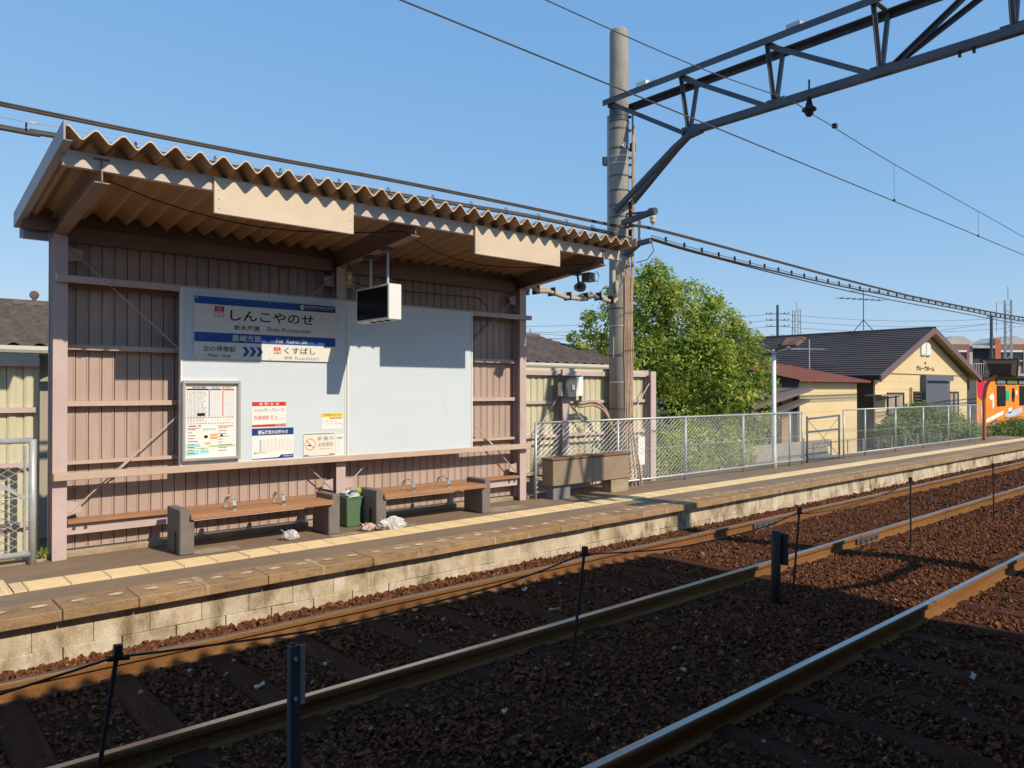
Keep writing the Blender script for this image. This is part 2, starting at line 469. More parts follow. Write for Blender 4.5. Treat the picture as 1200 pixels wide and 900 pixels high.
# ------------------------------------------------ tracks
def rail_profile(yc):
    zt = RT
    h = [(-.033, 0), (-.036, -.010), (-.034, -.034), (-.011, -.044), (-.009, -.110), (-.060, -.124), (-.060, -.140)]
    left = [(yc + a, zt + c) for a, c in h]
    right = [(yc - a, zt + c) for a, c in reversed(h)]
    return left + right
def rail_sweep(prof, xs):
    n = len(prof); vs = []
    for x in xs:
        o = cx(x)
        vs += [(x, y + o, z) for y, z in prof]
    fs = []
    for i in range(len(xs) - 1):
        for k in range(n):
            k2 = (k + 1) % n
            fs.append((i * n + k, (i + 1) * n + k, (i + 1) * n + k2, i * n + k2))
    fs.append(tuple(range(n))); fs.append(tuple(range((len(xs) - 1) * n + n - 1, (len(xs) - 1) * n - 1, -1)))
    return vs, fs
def make_track(rails, label, x0, first, joints):
    t = thing("railway_track", label, "railway track", (0, sum(rails) / 2, RT))
    rx = [x0] + list(np.arange(4, 75, 2.0))
    for ry in rails:
        m = MB(); m.add(*rail_sweep(rail_profile(ry), rx))
        rail = m.build("rail", railrust, t)
        m = MB(); m.add(*rail_sweep([(ry - .026, RT - .003), (ry + .026, RT - .003), (ry + .024, RT + .004), (ry - .024, RT + .004)], rx))
        m.build("rail_head", railtop, rail)
        for jx in joints:
            m = MB()
            for sgn in (-1, 1):
                y = ry + cx(jx) + sgn * .026
                m.box(jx - .33, jx + .33, y - .014, y + .014, RT - .105, RT - .036)
                for k in range(4):
                    bx = jx - .24 + .16 * k
                    m.cyl((bx, y + sgn * .012, RT - .072), (bx, y + sgn * .034, RT - .072), .016, n=6)
            m.build("fishplate", steel, rail)
    m = MB(); ym = sum(rails) / 2
    m.box(first - .105, first + .105, ym - 1.05, ym + 1.05, -.52, -.418)
    sp = m.build("sleeper", sleeperm, t, bevel=.008)
    offs = []; x = first + .67
    while x < 34:
        offs.append((x - first + R.uniform(-.03, .03), cx(x) + R.uniform(-.04, .04), R.uniform(-.008, .004))); x += .67
    rep(sp, offs, [R.uniform(-.02, .02) for _ in offs])
    return t
make_track(RY[2:], "rusty railway track running along the platform with the benches", -3, .75, [10.2])
make_track(RY[:2], "railway track nearest the viewer, mostly in deep shade", -3, .6, [])

# ------------------------------------------------ far platform
PY0 = 6.33
m = MB()
xs = list(np.arange(-3, 33, 1.0))
def pband(m, y0, y1, z, x0=-3.0, x1=30.5, c0=1, c1=1, step=1.0):
    xx = list(np.arange(x0, x1, step)) + [x1]
    vs = []
    for x in xx: vs += [(x, y0 + cx(x) * c0, z), (x, y1 + cx(x) * c1, z)]
    m.add(vs, [(2 * i, 2 * i + 2, 2 * i + 3, 2 * i + 1) for i in range(len(xx) - 1)])
pband(m, 6.72, 8.62, -.002, c1=0.3)
# body below the slabs: recessed face and the far end
vs = []
xx = list(np.arange(-3, 30.5, 1.0)) + [30.5]
for x in xx: vs += [(x, 6.50 + cx(x), -.60), (x, 6.50 + cx(x), -.075), (x, 8.62 + .3 * cx(x), -.075), (x, 8.62 + .3 * cx(x), -.60)]
fs = []
for i in range(len(xx) - 1):
    for k in range(3): fs.append((4 * i + k, 4 * i + k + 1, 4 * i + 5 + k, 4 * i + 4 + k))
fs.append((4 * len(xx) - 1, 4 * len(xx) - 2, 4 * len(xx) - 3, 4 * len(xx) - 4))
m.add(vs, fs)
m.add([(30.5, 6.72 + cx(30.5), -.08), (30.5, 8.7, -.08), (30.5, 8.7, -.002), (30.5, 6.72 + cx(30.5), -.002)], [(0, 1, 2, 3)])
platform = tag(m.build("platform", asphalt), kind='structure')

def along(x, y, z=0.0):            # offset of a part built at x=0,y=y
    return (x, cx(x), z)
# edge slabs, each one a piece
m = MB(); m.box(.003, .519, PY0, PY0 + .39, -.08, .002)
slab = m.build("edge_slab", slabm, platform, bevel=.006)
x = .636 - .522 * 6; offs = []; rz = []
while x < 30:
    offs.append((x, cx(x) + R.uniform(-.004, .004), R.uniform(-.002, .002))); rz.append(ctan(x)); x += .522
slab.location = offs[0]
rep(slab, [Vector(o) - Vector(offs[0]) for o in offs[1:]], rz[1:])
m = MB()
for (a, c, y0_, y1_) in ((-.014, .018, PY0 - .002, PY0 + .02), (-.010, .014, PY0 + .02, PY0 + .20), (-.030, .035, PY0 + .20, PY0 + .33), (-.022, .03, PY0 + .33, PY0 + .375)):
    m.box(a, c, y0_, y1_, -.074, .0045)
mj = m.build("mortar_joint", mortar, platform)
kk = [k for k in range(len(offs)) if R.random() < .8 and k not in (7,)]
mj.location = Vector(offs[kk[0]])
rep(mj, [Vector((offs[k][0] + R.uniform(-.006, .006), cx(offs[k][0]), 0)) - Vector((offs[kk[0]][0], offs[kk[0]][1], offs[kk[0]][2])) for k in kk[1:]], [rz[k] for k in kk[1:]])
# worn painted dots on the slabs
m = MB(); m.add([(.055 * cos(t * pi / 7) * (1 + .12 * sin(3 * t)), 6.55 + .036 * sin(t * pi / 7) * (1 + .1 * cos(4 * t)), .0065) for t in range(14)], [tuple(range(14))])
dot = m.build("painted_dot", dotm, platform)
dx = [1.042 + .262 * k for k in range(-9, 105)]
dot.location = (dx[0], cx(dx[0]), 0)
rep(dot, [(q - dx[0], cx(q) - cx(dx[0]) + R.uniform(-.006, .006), 0) for q in dx[1:]])
# tactile tiles
m = MB(); m.box(.002, .298, 7.125, 7.455, -.02, .010)
for i in range(4):                         # raised bars of a guiding tile
    m.box(.012, .288, 7.155 + .078 * i, 7.185 + .078 * i, .010, .0145)
tile = m.build("tactile_tile", tilem, platform)
tx = [.962 + .1 + .302 * k for k in range(0, 95)]
tile.location = (tx[0], cx(tx[0]), 0)
cpy = rep(tile, [(q - tx[0], (cx(q) - cx(tx[0])) * .8, R.uniform(-.002, .002)) for q in tx[1:]], [ctan(q) for q in tx[1:]])
m = MB()
m.box(.966, 1.056, 7.125, 7.455, -.02, .011)
m.build("tactile_tile", tilem, platform)
for (x0, x1, y0, y1) in ((.575, .955, 7.11, 7.36), (.575, .955, 7.366, 7.65), (.19, .568, 7.11, 7.36), (.19, .568, 7.366, 7.65), (-.2, .183, 7.11, 7.36), (-.2, .183, 7.366, 7.65), (-.6, -.207, 7.11, 7.36), (-.6, -.207, 7.366, 7.65)):
    m = MB(); m.box(x0, x1, y0, y1, -.02, .010)
    for i in range(5):
        for j in range(4):
            m.lathe([(.016, 0), (.010, .005), (.0, .005)], (x0 + .04 + i * (x1 - x0 - .08) / 4, y0 + .035 + j * (y1 - y0 - .07) / 3, .010), 6)
    m.build("tactile_tile", tilem, platform)
# retaining wall blocks under the overhanging slabs: two courses
m = MB(); m.box(.0015, .4015, 6.43, 6.52, -.302, -.078)
wb = m.build("wall_block", blockm, platform, bevel=.004)
m = MB(); m.box(.004, .399, 6.424, 6.52, -.62, -.304)
wb2 = m.build("wall_block", blockm, platform, bevel=.004)
bx = [.979 + .403 * k for k in range(-9, 73)]
for w, sh in ((wb, 0), (wb2, .2)):
    w.location = (bx[0] + sh, cx(bx[0]), 0)
    rep(w, [(q - bx[0], cx(q + sh) - cx(bx[0]), R.uniform(-.004, .004)) for q in bx[1:]], [ctan(q) for q in bx[1:]])
# rear kerb and cement patches
m = MB(); m.box(-3, 1.36, 8.26, 8.60, -.05, .035)
m.build("rear_kerb", kerbm, platform, bevel=.02)
m = MB(); m.box(7.53, 7.75, 8.24, 8.60, -.05, .05)
m.build("rear_kerb", kerbm, platform, bevel=.02)
for (x0, y0, x1, y1) in ((2.52, 7.56, 3.0, 7.86), (3.95, 7.5, 4.35, 7.66), (4.75, 7.52, 5.15, 7.72), (6.32, 7.6, 7.05, 7.95)):
    m = MB()
    pts = []
    for k in range(18):
        t = 2 * pi * k / 18
        c_, s_ = cos(t), sin(t)
        pts.append((.5 * (x0 + x1) + .5 * (x1 - x0) * (abs(c_) ** .6) * (1 if c_ > 0 else -1) * R.uniform(.9, 1.05),
                    .5 * (y0 + y1) + .5 * (y1 - y0) * (abs(s_) ** .6) * (1 if s_ > 0 else -1) * R.uniform(.85, 1.05), .002))
    m.add(pts, [tuple(range(18))])
    m.build("cement_patch", patchm, platform)

# near platform (behind and below the camera)
m = MB()
m.box(-15, 34, -4.5, .62, -.58, -.08)
m.box(-15, 34, -4.5, .70, -.079, 0)
tag(m.build("near_platform", asphalt), kind='structure')

# ================================================================= WAITING SHELTER
def hbeam(m, p, q, depth, flange, up, t=.009):
    """H section between p and q; `up` = direction across the flanges"""
    p, q, u = Vector(p), Vector(q), Vector(up).normalized()
    h = depth / 2 - t / 2
    m.bar(p + u * h, q + u * h, flange, t, u)
    m.bar(p - u * h, q - u * h, flange, t, u)
    m.bar(p, q, t, depth - 2 * t, u)
def folded_profile(x0, x1, pitch, amp, thick=.004):
    """folded plate roof section: list of (x, dz)"""
    pr = []; x = x0
    while x < x1 - 1e-6:
        for fx, z in ((0, amp), (.05, amp), (.10, amp * .93), (.43, 0.005), (.48, 0), (.54, 0), (.59, .005), (.93, amp * .95)):
            if x + fx * pitch <= x1 + 1e-6: pr.append((x + fx * pitch, z))
        x += pitch
    return pr
RS = .12                                   # roof rises to the front
def roof_z(y): return 3.522 - RS * (y - 6.42)

sh = thing("waiting_shelter", "open fronted platform waiting shelter with corrugated roof and pinkish clad back wall", "shelter", (4.4, 8.3, 0))
XL, XM, XR = 1.47, 4.43, 7.395
for px in (XL, XM, XR):
    m = MB(); hbeam(m, (px, 8.27, .0), (px, 8.27, 3.10), .14, .122, (0, 1, 0), .009)
    post = m.build("post", pink, sh)
    m = MB()
    bx_, by_ = (px, 6.62) if px != XM else (4.495, 6.70)
    hbeam(m, (px, 8.40, 3.10 + .10 - RS * .13), (bx_, by_, 3.258 + .10 + .002), .20, .11, (0, 0, 1), .010)
    bo = m.build("roof_beam", beamm, sh)
# roof sheet: one folded plate sheet
prof = folded_profile(1.19, 7.765, .1945, .082)
m = MB()
y0, y1 = 6.425, 8.58
top = [(x, y0, roof_z(y0) + z + .009) for x, z in prof]; bot = [(x, y0, roof_z(y0) + z) for x, z in prof]
dv = (0, y1 - y0, roof_z(y1) - roof_z(y0))
m.strip(list(reversed(top)), dv); m.strip(bot, dv)
n = len(prof)
m.add(top + bot, [(i, n + i, n + i + 1, i + 1) for i in range(n - 1)])
m.build("roof_sheet", roofm, sh)
m = MB()
e0 = [(x, y0 - .001, roof_z(y0) + z - .002) for x, z in prof]; e1 = [(x, y0 - .001, roof_z(y0) + z + .011) for x, z in prof]
m.add(e1 + e0, [(i, n + i, n + i + 1, i + 1) for i in range(n - 1)])
m.build("edge_highlight", flat("roof_edge_highlight", (.68, .50, .36)), sh)  # lighter strip paints the sunlit highlight along the sheet's front edge
m = MB()
hbeam(m, (1.20, 6.675, 3.425), (7.77, 6.675, 3.425), .122, .055, (0, 0, 1), .008)
m.box(1.20, 7.77, 6.64, 6.648, 3.364, 3.488)
m.build("front_purlin", edgem, sh)
# closure under the corrugations at the back wall
m = MB(); pc = folded_profile(1.19, 7.765, .1945, .082); nc = len(pc)
for yy in (8.40, 8.47):
    pass
va = [(x, 8.36, 3.15) for x, z in pc] + [(x, 8.36, roof_z(8.36) + z - .002) for x, z in pc]
vb = [(x, 8.44, 3.15) for x, z in pc] + [(x, 8.44, roof_z(8.44) + z - .002) for x, z in pc]
m.add(va, [(i, i + 1, nc + i + 1, nc + i) for i in range(nc - 1)]); m.add(vb, [(i + 1, i, nc + i, nc + i + 1) for i in range(nc - 1)])
m.build("closure_strip", beamm, sh)
m = MB(); m.box(1.20, 7.76, 8.445, 8.50, 3.07, 3.262)
m.box(1.20, 7.76, 8.585, 8.66, 3.10, 3.21)
m.build("rear_gutter", vergem, sh)
for vx, sg in ((1.165, -1), (7.785, 1)):
    m = MB()
    a = [(vx - .008, 6.385, roof_z(6.385) - .045), (vx - .008, 8.70, roof_z(8.70) - .045), (vx - .008, 8.70, roof_z(8.70) + .10), (vx - .008, 6.385, roof_z(6.385) + .105)]
    if sg > 0: a = [(q[0], q[1], q[2] + .04 * (k < 2)) for k, q in enumerate(a)]
    m.prism(a, (.016, 0, 0))
    if sg < 0: m.bar((vx + .03, 6.385, roof_z(6.385) - .041), (vx + .03, 8.70, roof_z(8.70) - .041), .05, .008)
    m.build("verge_trim", vergem if sg < 0 else roofm, sh, bevel=.003)
for (x0, x1, z0, z1) in ((2.343, 3.705, 3.157, 3.475), (5.237, 6.579, 3.148, 3.472)):
    m = MB(); m.box(x0, x1, 6.605, 6.638, z0, z1)
    fb = m.build("fascia_board", fasc, sh, bevel=.004)
    m = MB()
    for xx in (x0 + .04, x1 - .04):
        for zz in (z0 + .05, z0 + .13, z0 + .21):
            m.lathe([(.009, 0), (.006, .004), (0, .005)], (xx, 6.605, zz), 8, (0, -1, 0))
    m.build("rivet", galv, fb)
# clad back wall: each cladding strip is a piece
P_ = .1163
m = MB()
pl = [(0, -.004), (.090, -.004), (.093, -.010), (.104, -.010), (.108, -.002), (.1095, .014), (.1145, .014), (.1163, -.002)]
poly = [(a, 8.385 + c, .07) for a, c in pl] + [(.1163, 8.41, .07), (0, 8.41, .07)]
m.prism(poly, (0, 0, 3.12))
strip = m.build("wall_panel", clad, sh)
st = 1.405; cnt = int((7.47 - st) / P_) + 1
strip.location = (st, 0, 0)
rep(strip, [(P_ * k, 0, 0) for k in range(1, cnt)])
# girts
for (z0, z1) in ((2.012, 2.062), (1.462, 1.512), (.896, .930)):
    for (x0, x1) in ((1.54, 4.36), (4.50, 7.325)):
        m = MB(); m.box(x0, x1, 8.30, 8.366, z0, z0 + .006); m.box(x0, x1, 8.294, 8.300, z0, z1)
        m.box(x0, x1, 8.30, 8.366, z1 - .006, z1)
        m.build("girt", girtm, sh)
for (x0, x1) in ((1.54, 4.36), (4.50, 7.325)):
    m = MB(); m.box(x0, x1, 8.25, 8.257, .225, .325); m.box(x0, x1, 8.257, 8.366, .225, .232); m.box(x0, x1, 8.257, 8.366, .318, .325)
    low = m.build("bottom_rail", pink, sh)
    m = MB(); m.box(x0, x1, 8.20, 8.37, .335, .368)
    m.build("rail_cap", woodm, low)
    m = MB()
    for q in (x0 + .06, x0 + .16, x1 - .06, x1 - .16):
        m.cyl((q, 8.25, .285), (q, 8.238, .285), .016, n=6)
    m.build("bolt", steel, low)
    m = MB(); m.box(x0, x1, 8.30, 8.366, 2.62, 2.70)
    m.build("girt", beamm, sh)
    m = MB(); m.box(x0, x1, 8.28, 8.37, 3.06, 3.20)
    m.build("girt", beamm, sh)
m = MB(); m.box(1.30, 7.60, 8.322, 8.60, -.05, .052)
m.build("wall_kerb", kerbm, sh, bevel=.012)
m = MB(); m.box(1.425, 7.515, 8.135, 8.198, 2.648, 2.712)
m.build("upper_rail", pink, sh, bevel=.004)
m = MB(); m.box(1.405, 7.47, 8.105, 8.198, .762, .832)
m.build("lower_rail", girtm, sh, bevel=.004)
# cross braces, each rod with turnbuckle, and gusset plates
for (xa, xb) in ((1.56, 4.34), (4.52, 7.30)):
    for (a, c) in (((xa, .43), (xb, 2.98)), ((xb, .43), (xa, 2.98))):
        m = MB(); m.cyl((a[0], 8.26, a[1]), (c[0], 8.26, c[1]), .0075, n=6)
        rod = m.build("brace_rod", pink, sh)
        dxx, dzz = c[0] - a[0], c[1] - a[1]
        m = MB()
        m.bar((a[0] + dxx * .15, 8.26, a[1] + dzz * .15), (a[0] + dxx * .20, 8.26, a[1] + dzz * .20), .022, .022)
        m.build("turnbuckle", pink, rod)
        sg = 1 if dxx > 0 else -1
        for (gx, gz, s2, u2) in ((a[0] - sg * .03, a[1] - .03, sg, 1), (c[0] + sg * .03, c[1] + .03, -sg, -1)):
            m = MB()
            m.prism([(gx, 8.262, gz), (gx + s2 * .15, 8.262, gz + u2 * .04), (gx + s2 * .12, 8.262, gz + u2 * .13), (gx, 8.262, gz + u2 * .15)], (0, .008, 0))
            m.build("gusset_plate", pink, rod)
# thin conduit hanging under the roof along the beams
m = MB()
pts = [(1.55, 6.75, 3.32)] + [(1.55 + 2.85 * k / 8, 6.78 + .35 * sin(pi * k / 8), 3.31 - .10 * sin(pi * k / 8)) for k in range(1, 9)]
pts += [(4.4 + 3 * k / 8, 6.8 + .5 * sin(pi * k / 8), 3.30 - .12 * sin(pi * k / 8)) for k in range(1, 9)]
m.tube(pts, .006, 5)
m.build("roof_wire", black, sh)
m = MB(); m.tube([(4.6, 8.26, 2.95), (4.9, 8.27, 2.90), (6.6, 8.27, 2.92), (6.75, 8.24, 2.80), (6.72, 8.22, 2.55), (6.5, 8.23, 2.35)], .006, 6)
m.build("wall_cable", black, sh)

# ------------------------------------------------ boards on the shelter wall
def board(x0, x1, label):
    t = thing("notice_board", label, "notice board", ((x0 + x1) / 2, 8.16, .80))
    m = MB(); m.box(x0 + .012, x1 - .012, 8.134, 8.185, .80, 2.69); m.build("face_panel", panelm, t)
    for a in (x0, x1 - .018):
        m = MB(); m.box(a, a + .018, 8.126, 8.187, .80, 2.69)
        m.build("edge_strip", white, t)
    for zz in (.90, 1.50, 2.10, 2.62):
        for xx in (x0 + .05, x1 - .05):
            m = MB(); m.lathe([(.007, 0), (.005, .003), (0, .0035)], (xx, 8.134, zz), 8, (0, -1, 0)); m.build("screw", galv, t)
    return t
board(2.545, 4.462, "pale grey board behind the station name sign and timetable")
board(4.474, 6.395, "blank pale grey board to the right of the hanging display")

YS = 8.126
ss = thing("station_sign", "white and blue station name sign in Japanese and roman letters", "sign", (3.49, 8.13, 1.95))
m = MB(); m.box(2.676, 4.305, 8.112, 8.133, 1.95, 2.611); m.build("sign_face", signw, ss)
Y1, Y2 = 8.1105, 8.109
m = MB(); m.rectxz(2.676, 3.846, 2.533, 2.611, Y1); m.build("top_band", blue1, ss)
m = MB(); m.rectxz(3.846, 4.305, 2.533, 2.611, Y1); m.build("company_band", blue2, ss)
m = MB(); m.rectxz(2.676, 4.305, 2.132, 2.232, Y1); m.build("direction_band", blue1, ss)
m = MB()
m.text("しんこやのせ", 3.054, 4.025, 2.371, 2.488, Y1, .012)
m.text("新木屋瀬", 3.095, 3.376, 2.268, 2.326, Y1, .006)
m.text("Shin-Koyanose", 3.464, 3.990, 2.262, 2.322, Y1)
m.text("次の停車駅", 2.764, 3.112, 2.028, 2.090, Y1, .006)
m.text("Next  Stop", 2.818, 3.058, 1.960, 2.010, Y1)
m.text("くすばし", 3.667, 4.05, 2.030, 2.103, Y1, .006)
m.build("black_lettering", ink, ss)
m = MB(); m.text("楠橋", 3.667, 3.76, 1.968, 2.003, Y1); m.text("Kusubashi", 3.80, 4.09, 1.966, 2.003, Y1)
m.build("grey_lettering", greyink, ss)
m = MB()
m.text("黒崎方面", 3.072, 3.395, 2.147, 2.217, Y2, .008)
m.text("For Kurosaki", 3.57, 3.94, 2.150, 2.202, Y2)
m.text("筑豊電気鉄道株式会社", 3.922, 4.272, 2.575, 2.596, Y2, .006)
m.text("Chikuho Electric Railroad Co., Ltd.", 3.922, 4.272, 2.555, 2.568, Y2)
m.ring(3.882, 2.573, .019, .029, Y2); m.rectxz(3.862, 3.902, 2.566, 2.574, Y2); m.disc(3.882, 2.582, .009, .011, Y2)
m.add([(3.868, Y2, 2.556), (3.896, Y2, 2.556), (3.882, Y2, 2.571)], [(0, 1, 2)])
m.build("white_lettering", signw, ss)
m = MB()
for k in range(3):
    x0 = 3.186 + k * .077
    m.add([(x0, Y1, 2.092), (x0 + .04, Y1, 2.092), (x0 + .078, Y1, 2.040), (x0 + .04, Y1, 1.988), (x0, Y1, 1.988), (x0 + .038, Y1, 2.040)], [(0, 5, 2, 1), (5, 4, 3, 2)])
m.build("arrow", blue1, ss)
for (x0, x1, z0, z1, a, bt) in ((2.885, 2.985, 2.405, 2.516, "CK", "17"), (3.545, 3.622, 2.028, 2.100, "CK", "16")):
    zm = z0 + (z1 - z0) * .5
    m = MB(); m.rectxz(x0, x1, zm, z1, Y1)
    m.rectxz(x0, x0 + .006, z0, zm, Y1); m.rectxz(x1 - .006, x1, z0, zm, Y1); m.rectxz(x0 + .006, x1 - .006, z0, z0 + .006, Y1)
    bd = m.build("station_number", red1, ss)
    w_ = x1 - x0; h_ = z1 - z0
    m = MB(); m.text(a, x0 + w_ * .22, x1 - w_ * .22, zm + h_ * .1, z1 - h_ * .1, Y2, .01); m.build("number_prefix", signw, bd)
    m = MB(); m.text(bt, x0 + w_ * .3, x1 - w_ * .3, z0 + h_ * .12, zm - h_ * .08, Y1); m.build("number_digits", ink, bd)
m = MB()
for bx_, bz_ in ((2.697, 1.963), (3.494, 1.961), (4.285, 1.965), (3.493, 2.595), (2.697, 2.595), (4.285, 2.595)):
    m.lathe([(.010, 0), (.007, .004), (0, .005)], (bx_, 8.112, bz_), 8, (0, -1, 0))
m.build("bolt", galv, ss)

# timetable case
tc = thing("timetable_case", "aluminium framed timetable case with coloured printed sheet", "timetable", (2.855, 8.12, .876))
m = MB()
for (a, b_, c_, d_) in ((2.552, 3.160, .876, .908), (2.552, 3.160, 1.686, 1.718), (2.552, 2.582, .908, 1.686), (3.130, 3.160, .908, 1.686)):
    m.box(a, b_, 8.075, 8.134, c_, d_)
m.build("case_frame", alu, tc, bevel=.006)
m = MB(); m.box(2.582, 3.130, 8.115, 8.132, .908, 1.686); m.build("printed_sheet", paper, tc)
YT, YU = 8.1138, 8.1126
m = MB()
m.rectxz(2.60, 3.10, 1.652, 1.655, YT); m.rectxz(2.60, 2.825, 1.618, 1.634, YT)
m.text("時刻表", 2.66, 2.80, 1.637, 1.652, YT, .01); m.text("平日", 2.86, 2.93, 1.638, 1.652, YT); m.text("土日祝", 2.97, 3.06, 1.638, 1.652, YT)
for k in range(14):
    z = 1.60 - k * .0235
    m.text(str(5 + k) + " " + " ".join("%02d" % R.randint(0, 59) for _ in range(5)), 2.605, 2.76 + .05 * R.random(), z - .009, z, YT)
for z in (1.325, 1.262):
    for k in range(16): m.rectxz(2.605 + k * .031, 2.622 + k * .031, z, z + .006, YT)
m.rectxz(2.71, 2.79, 1.345, 1.375, YT)
for k in range(9):
    m.rectxz(2.61 + .008 * R.random(), 2.64 + .08 * R.random(), 1.20 - k * .031, 1.206 - k * .031, YT)
    m.rectxz(2.93, 2.96 + .12 * R.random(), 1.21 - k * .03, 1.215 - k * .03, YT)
m.disc(2.80, 1.125, .022, .016, YU, 12); m.disc(2.965, 1.135, .016, .010, YU, 10)
m.build("black_print", ink, tc)
m = MB(); m.rectxz(2.828, 2.836, 1.34, 1.634, YT); m.rectxz(2.842, 2.962, 1.618, 1.634, YT); m.rectxz(2.62, 2.70, 1.235, 1.245, YT); m.build("blue_print", blue1, tc)
m = MB(); m.rectxz(2.972, 2.982, 1.34, 1.64, YT); m.rectxz(2.985, 3.10, 1.616, 1.632, YT); m.rectxz(2.72, 2.75, 1.235, 1.248, YT); m.rectxz(2.75, 2.78, 1.0, 1.008, YU); m.rectxz(2.61, 2.74, 1.214, 1.220, YT); m.build("red_print", red1, tc)
m = MB()
for k in range(14):
    z = 1.60 - k * .0235
    m.rectxz(2.60, 2.826, z + .006, z + .008, YT); m.rectxz(2.84, 2.96, z + .006, z + .008, YT); m.rectxz(2.99, 3.10, z + .006, z + .008, YT)
for k in range(5): m.rectxz(2.85 + k * .024, 2.852 + k * .024, 1.32, 1.61, YT)
for k in range(5): m.rectxz(3.0 + k * .022, 3.002 + k * .022, 1.32, 1.61, YT)
m.build("table_rule", pale, tc)
m = MB(); m.rectxz(2.60, 2.73, .935, .985, YT); m.rectxz(2.77, 2.90, 1.195, 1.212, YT); m.rectxz(2.74, 2.83, .95, .99, YT); m.rectxz(2.60, 2.74, 1.02, 1.05, YT); m.build("cyan_print", cyan, tc)
m = MB(); m.rectxz(2.83, 3.11, 1.012, 1.03, YT); m.rectxz(2.60, 2.82, 1.0, 1.008, YT); m.build("green_print", lgreen, tc)
m = MB(); m.rectxz(2.845, 2.925, 1.098, 1.122, YT); m.rectxz(2.845, 2.925, 1.132, 1.15, YT); m.rectxz(2.79, 2.85, 1.045, 1.062, YT); m.rectxz(2.93, 3.09, 1.225, 1.24, YT); m.build("orange_print", orng, tc)

def sheet_sign(name, label, cat, x0, x1, z0, z1, t=.003, m_=None):
    o = thing(name, label, cat, ((x0 + x1) / 2, 8.133, z0))
    m = MB(); m.box(x0, x1, 8.134 - t, 8.1338, z0, z1); m.build("sheet", m_ or paper, o)
    return o, 8.134 - t - .0012, 8.134 - t - .0024
o, ya, yb = sheet_sign("notice_poster", "white notice with red header and red stripe along its foot", "poster", 3.304, 3.696, 1.211, 1.486)
m = MB(); m.rectxz(3.304, 3.696, 1.440, 1.486, ya); m.build("red_band", red1, o)
m = MB(); m.add([(3.304, ya, 1.211), (3.696, ya, 1.211), (3.696, ya, 1.238), (3.304, ya, 1.232)], [(0, 1, 2, 3)]); m.build("red_band", red1, o)
m = MB(); m.text("お 知 ら せ", 3.385, 3.615, 1.447, 1.480, yb, .02); m.text("筑豊電気鉄道", 3.57, 3.69, 1.216, 1.230, yb); m.build("white_lettering", paper, o)
m = MB(); m.text("2026年1月31日", 3.325, 3.675, 1.375, 1.415, ya); m.build("grey_lettering", greyink, o)
m = MB(); m.text("西黒崎駅 廃止", 3.325, 3.60, 1.285, 1.335, ya, .01); m.text("します", 3.61, 3.675, 1.288, 1.305, ya); m.build("red_lettering", flat("print_pink", (.62, .25, .27)), o)
o, ya, yb = sheet_sign("fare_poster", "white notice with dark blue header pinned below the red one", "poster", 3.302, 3.788, .850, 1.192)
m = MB(); m.rectxz(3.302, 3.788, 1.113, 1.192, ya); m.add([(3.302, ya, .850), (3.788, ya, .850), (3.788, ya, .890), (3.64, ya, .888), (3.61, ya, .862), (3.302, ya, .856)], [(0, 1, 2, 3, 4, 5)]); m.build("blue_band", blue2, o)
m = MB(); m.text("運賃改定のお知らせ", 3.37, 3.72, 1.125, 1.170, yb, .02); m.text("筑豊電気鉄道", 3.665, 3.775, .862, .880, yb); m.build("white_lettering", paper, o)
m = MB()
for k in range(6): m.rectxz(3.39, 3.77, 1.06 - k * .024, 1.0625 - k * .024, ya)
for k in range(8): m.rectxz(3.44 + k * .045, 3.442 + k * .045, .935, 1.06, ya)
m.build("pink_rule", flat("print_rose", (.75, .45, .45)), o)
m = MB(); m.rectxz(3.39, 3.41, .93, 1.06, ya); m.build("pale_blue_print", pale, o)
m = MB(); m.rectxz(3.325, 3.352, .914, .924, ya); m.text("改定日 4月1日", 3.355, 3.47, .914, .925, ya, .01); m.build("black_print", ink, o)
o, ya, yb = sheet_sign("no_smoking_sign", "cream no smoking sign with red circle low on the board", "sign", 3.909, 4.306, .851, 1.112, .01, flat("sign_cream", (.76, .72, .63)))
m = MB(); m.rectxz(3.915, 4.30, 1.098, 1.112, ya); m.rectxz(3.912, 3.975, .853, .868, ya); m.rectxz(4.235, 4.303, .853, .868, ya); m.build("dark_band", greyink, o)
m = MB(); m.ring(3.992, .985, .060, .068, ya); m.bar((3.945, ya, 1.03), (4.04, ya, .94), .002, .009); m.build("red_circle", flat("faded_red", (.60, .22, .17)), o)
m = MB(); m.rectxz(3.955, 4.00, .968, .980, yb); m.build("cigarette_symbol", ink, o)
m = MB(); m.text("駅 構 内", 4.085, 4.285, 1.025, 1.070, ya, .008); m.text("全面禁煙", 4.085, 4.285, .955, 1.003, ya, .008); m.rectxz(4.10, 4.27, .925, .929, ya); m.build("lettering", greyink, o)
o, ya, yb = sheet_sign("yellow_flyer", "small flyer with yellow top strip above the no smoking sign", "poster", 4.139, 4.416, 1.154, 1.347)
m = MB(); m.rectxz(4.139, 4.416, 1.298, 1.347, ya); m.build("yellow_band", yel, o)
m = MB(); m.rectxz(4.24, 4.405, 1.278, 1.290, ya); m.build("red_band", red1, o)
m = MB(); m.rectxz(4.30, 4.405, 1.212, 1.222, ya); m.rectxz(4.16, 4.29, 1.216, 1.219, ya); m.build("blue_print", pale, o)
m = MB()
for k in range(4): m.text("人駅車口"[k], 4.16 + k * .05, 4.178 + k * .05, 1.236, 1.256, ya)
m.text("お得なきっぷ", 4.17, 4.39, 1.312, 1.334, ya, .01); m.build("black_print", greyink, o)
o, ya, yb = sheet_sign("leaflet_holder", "narrow white leaflet right of the no smoking sign", "leaflet", 4.322, 4.434, .836, 1.084)
m = MB()
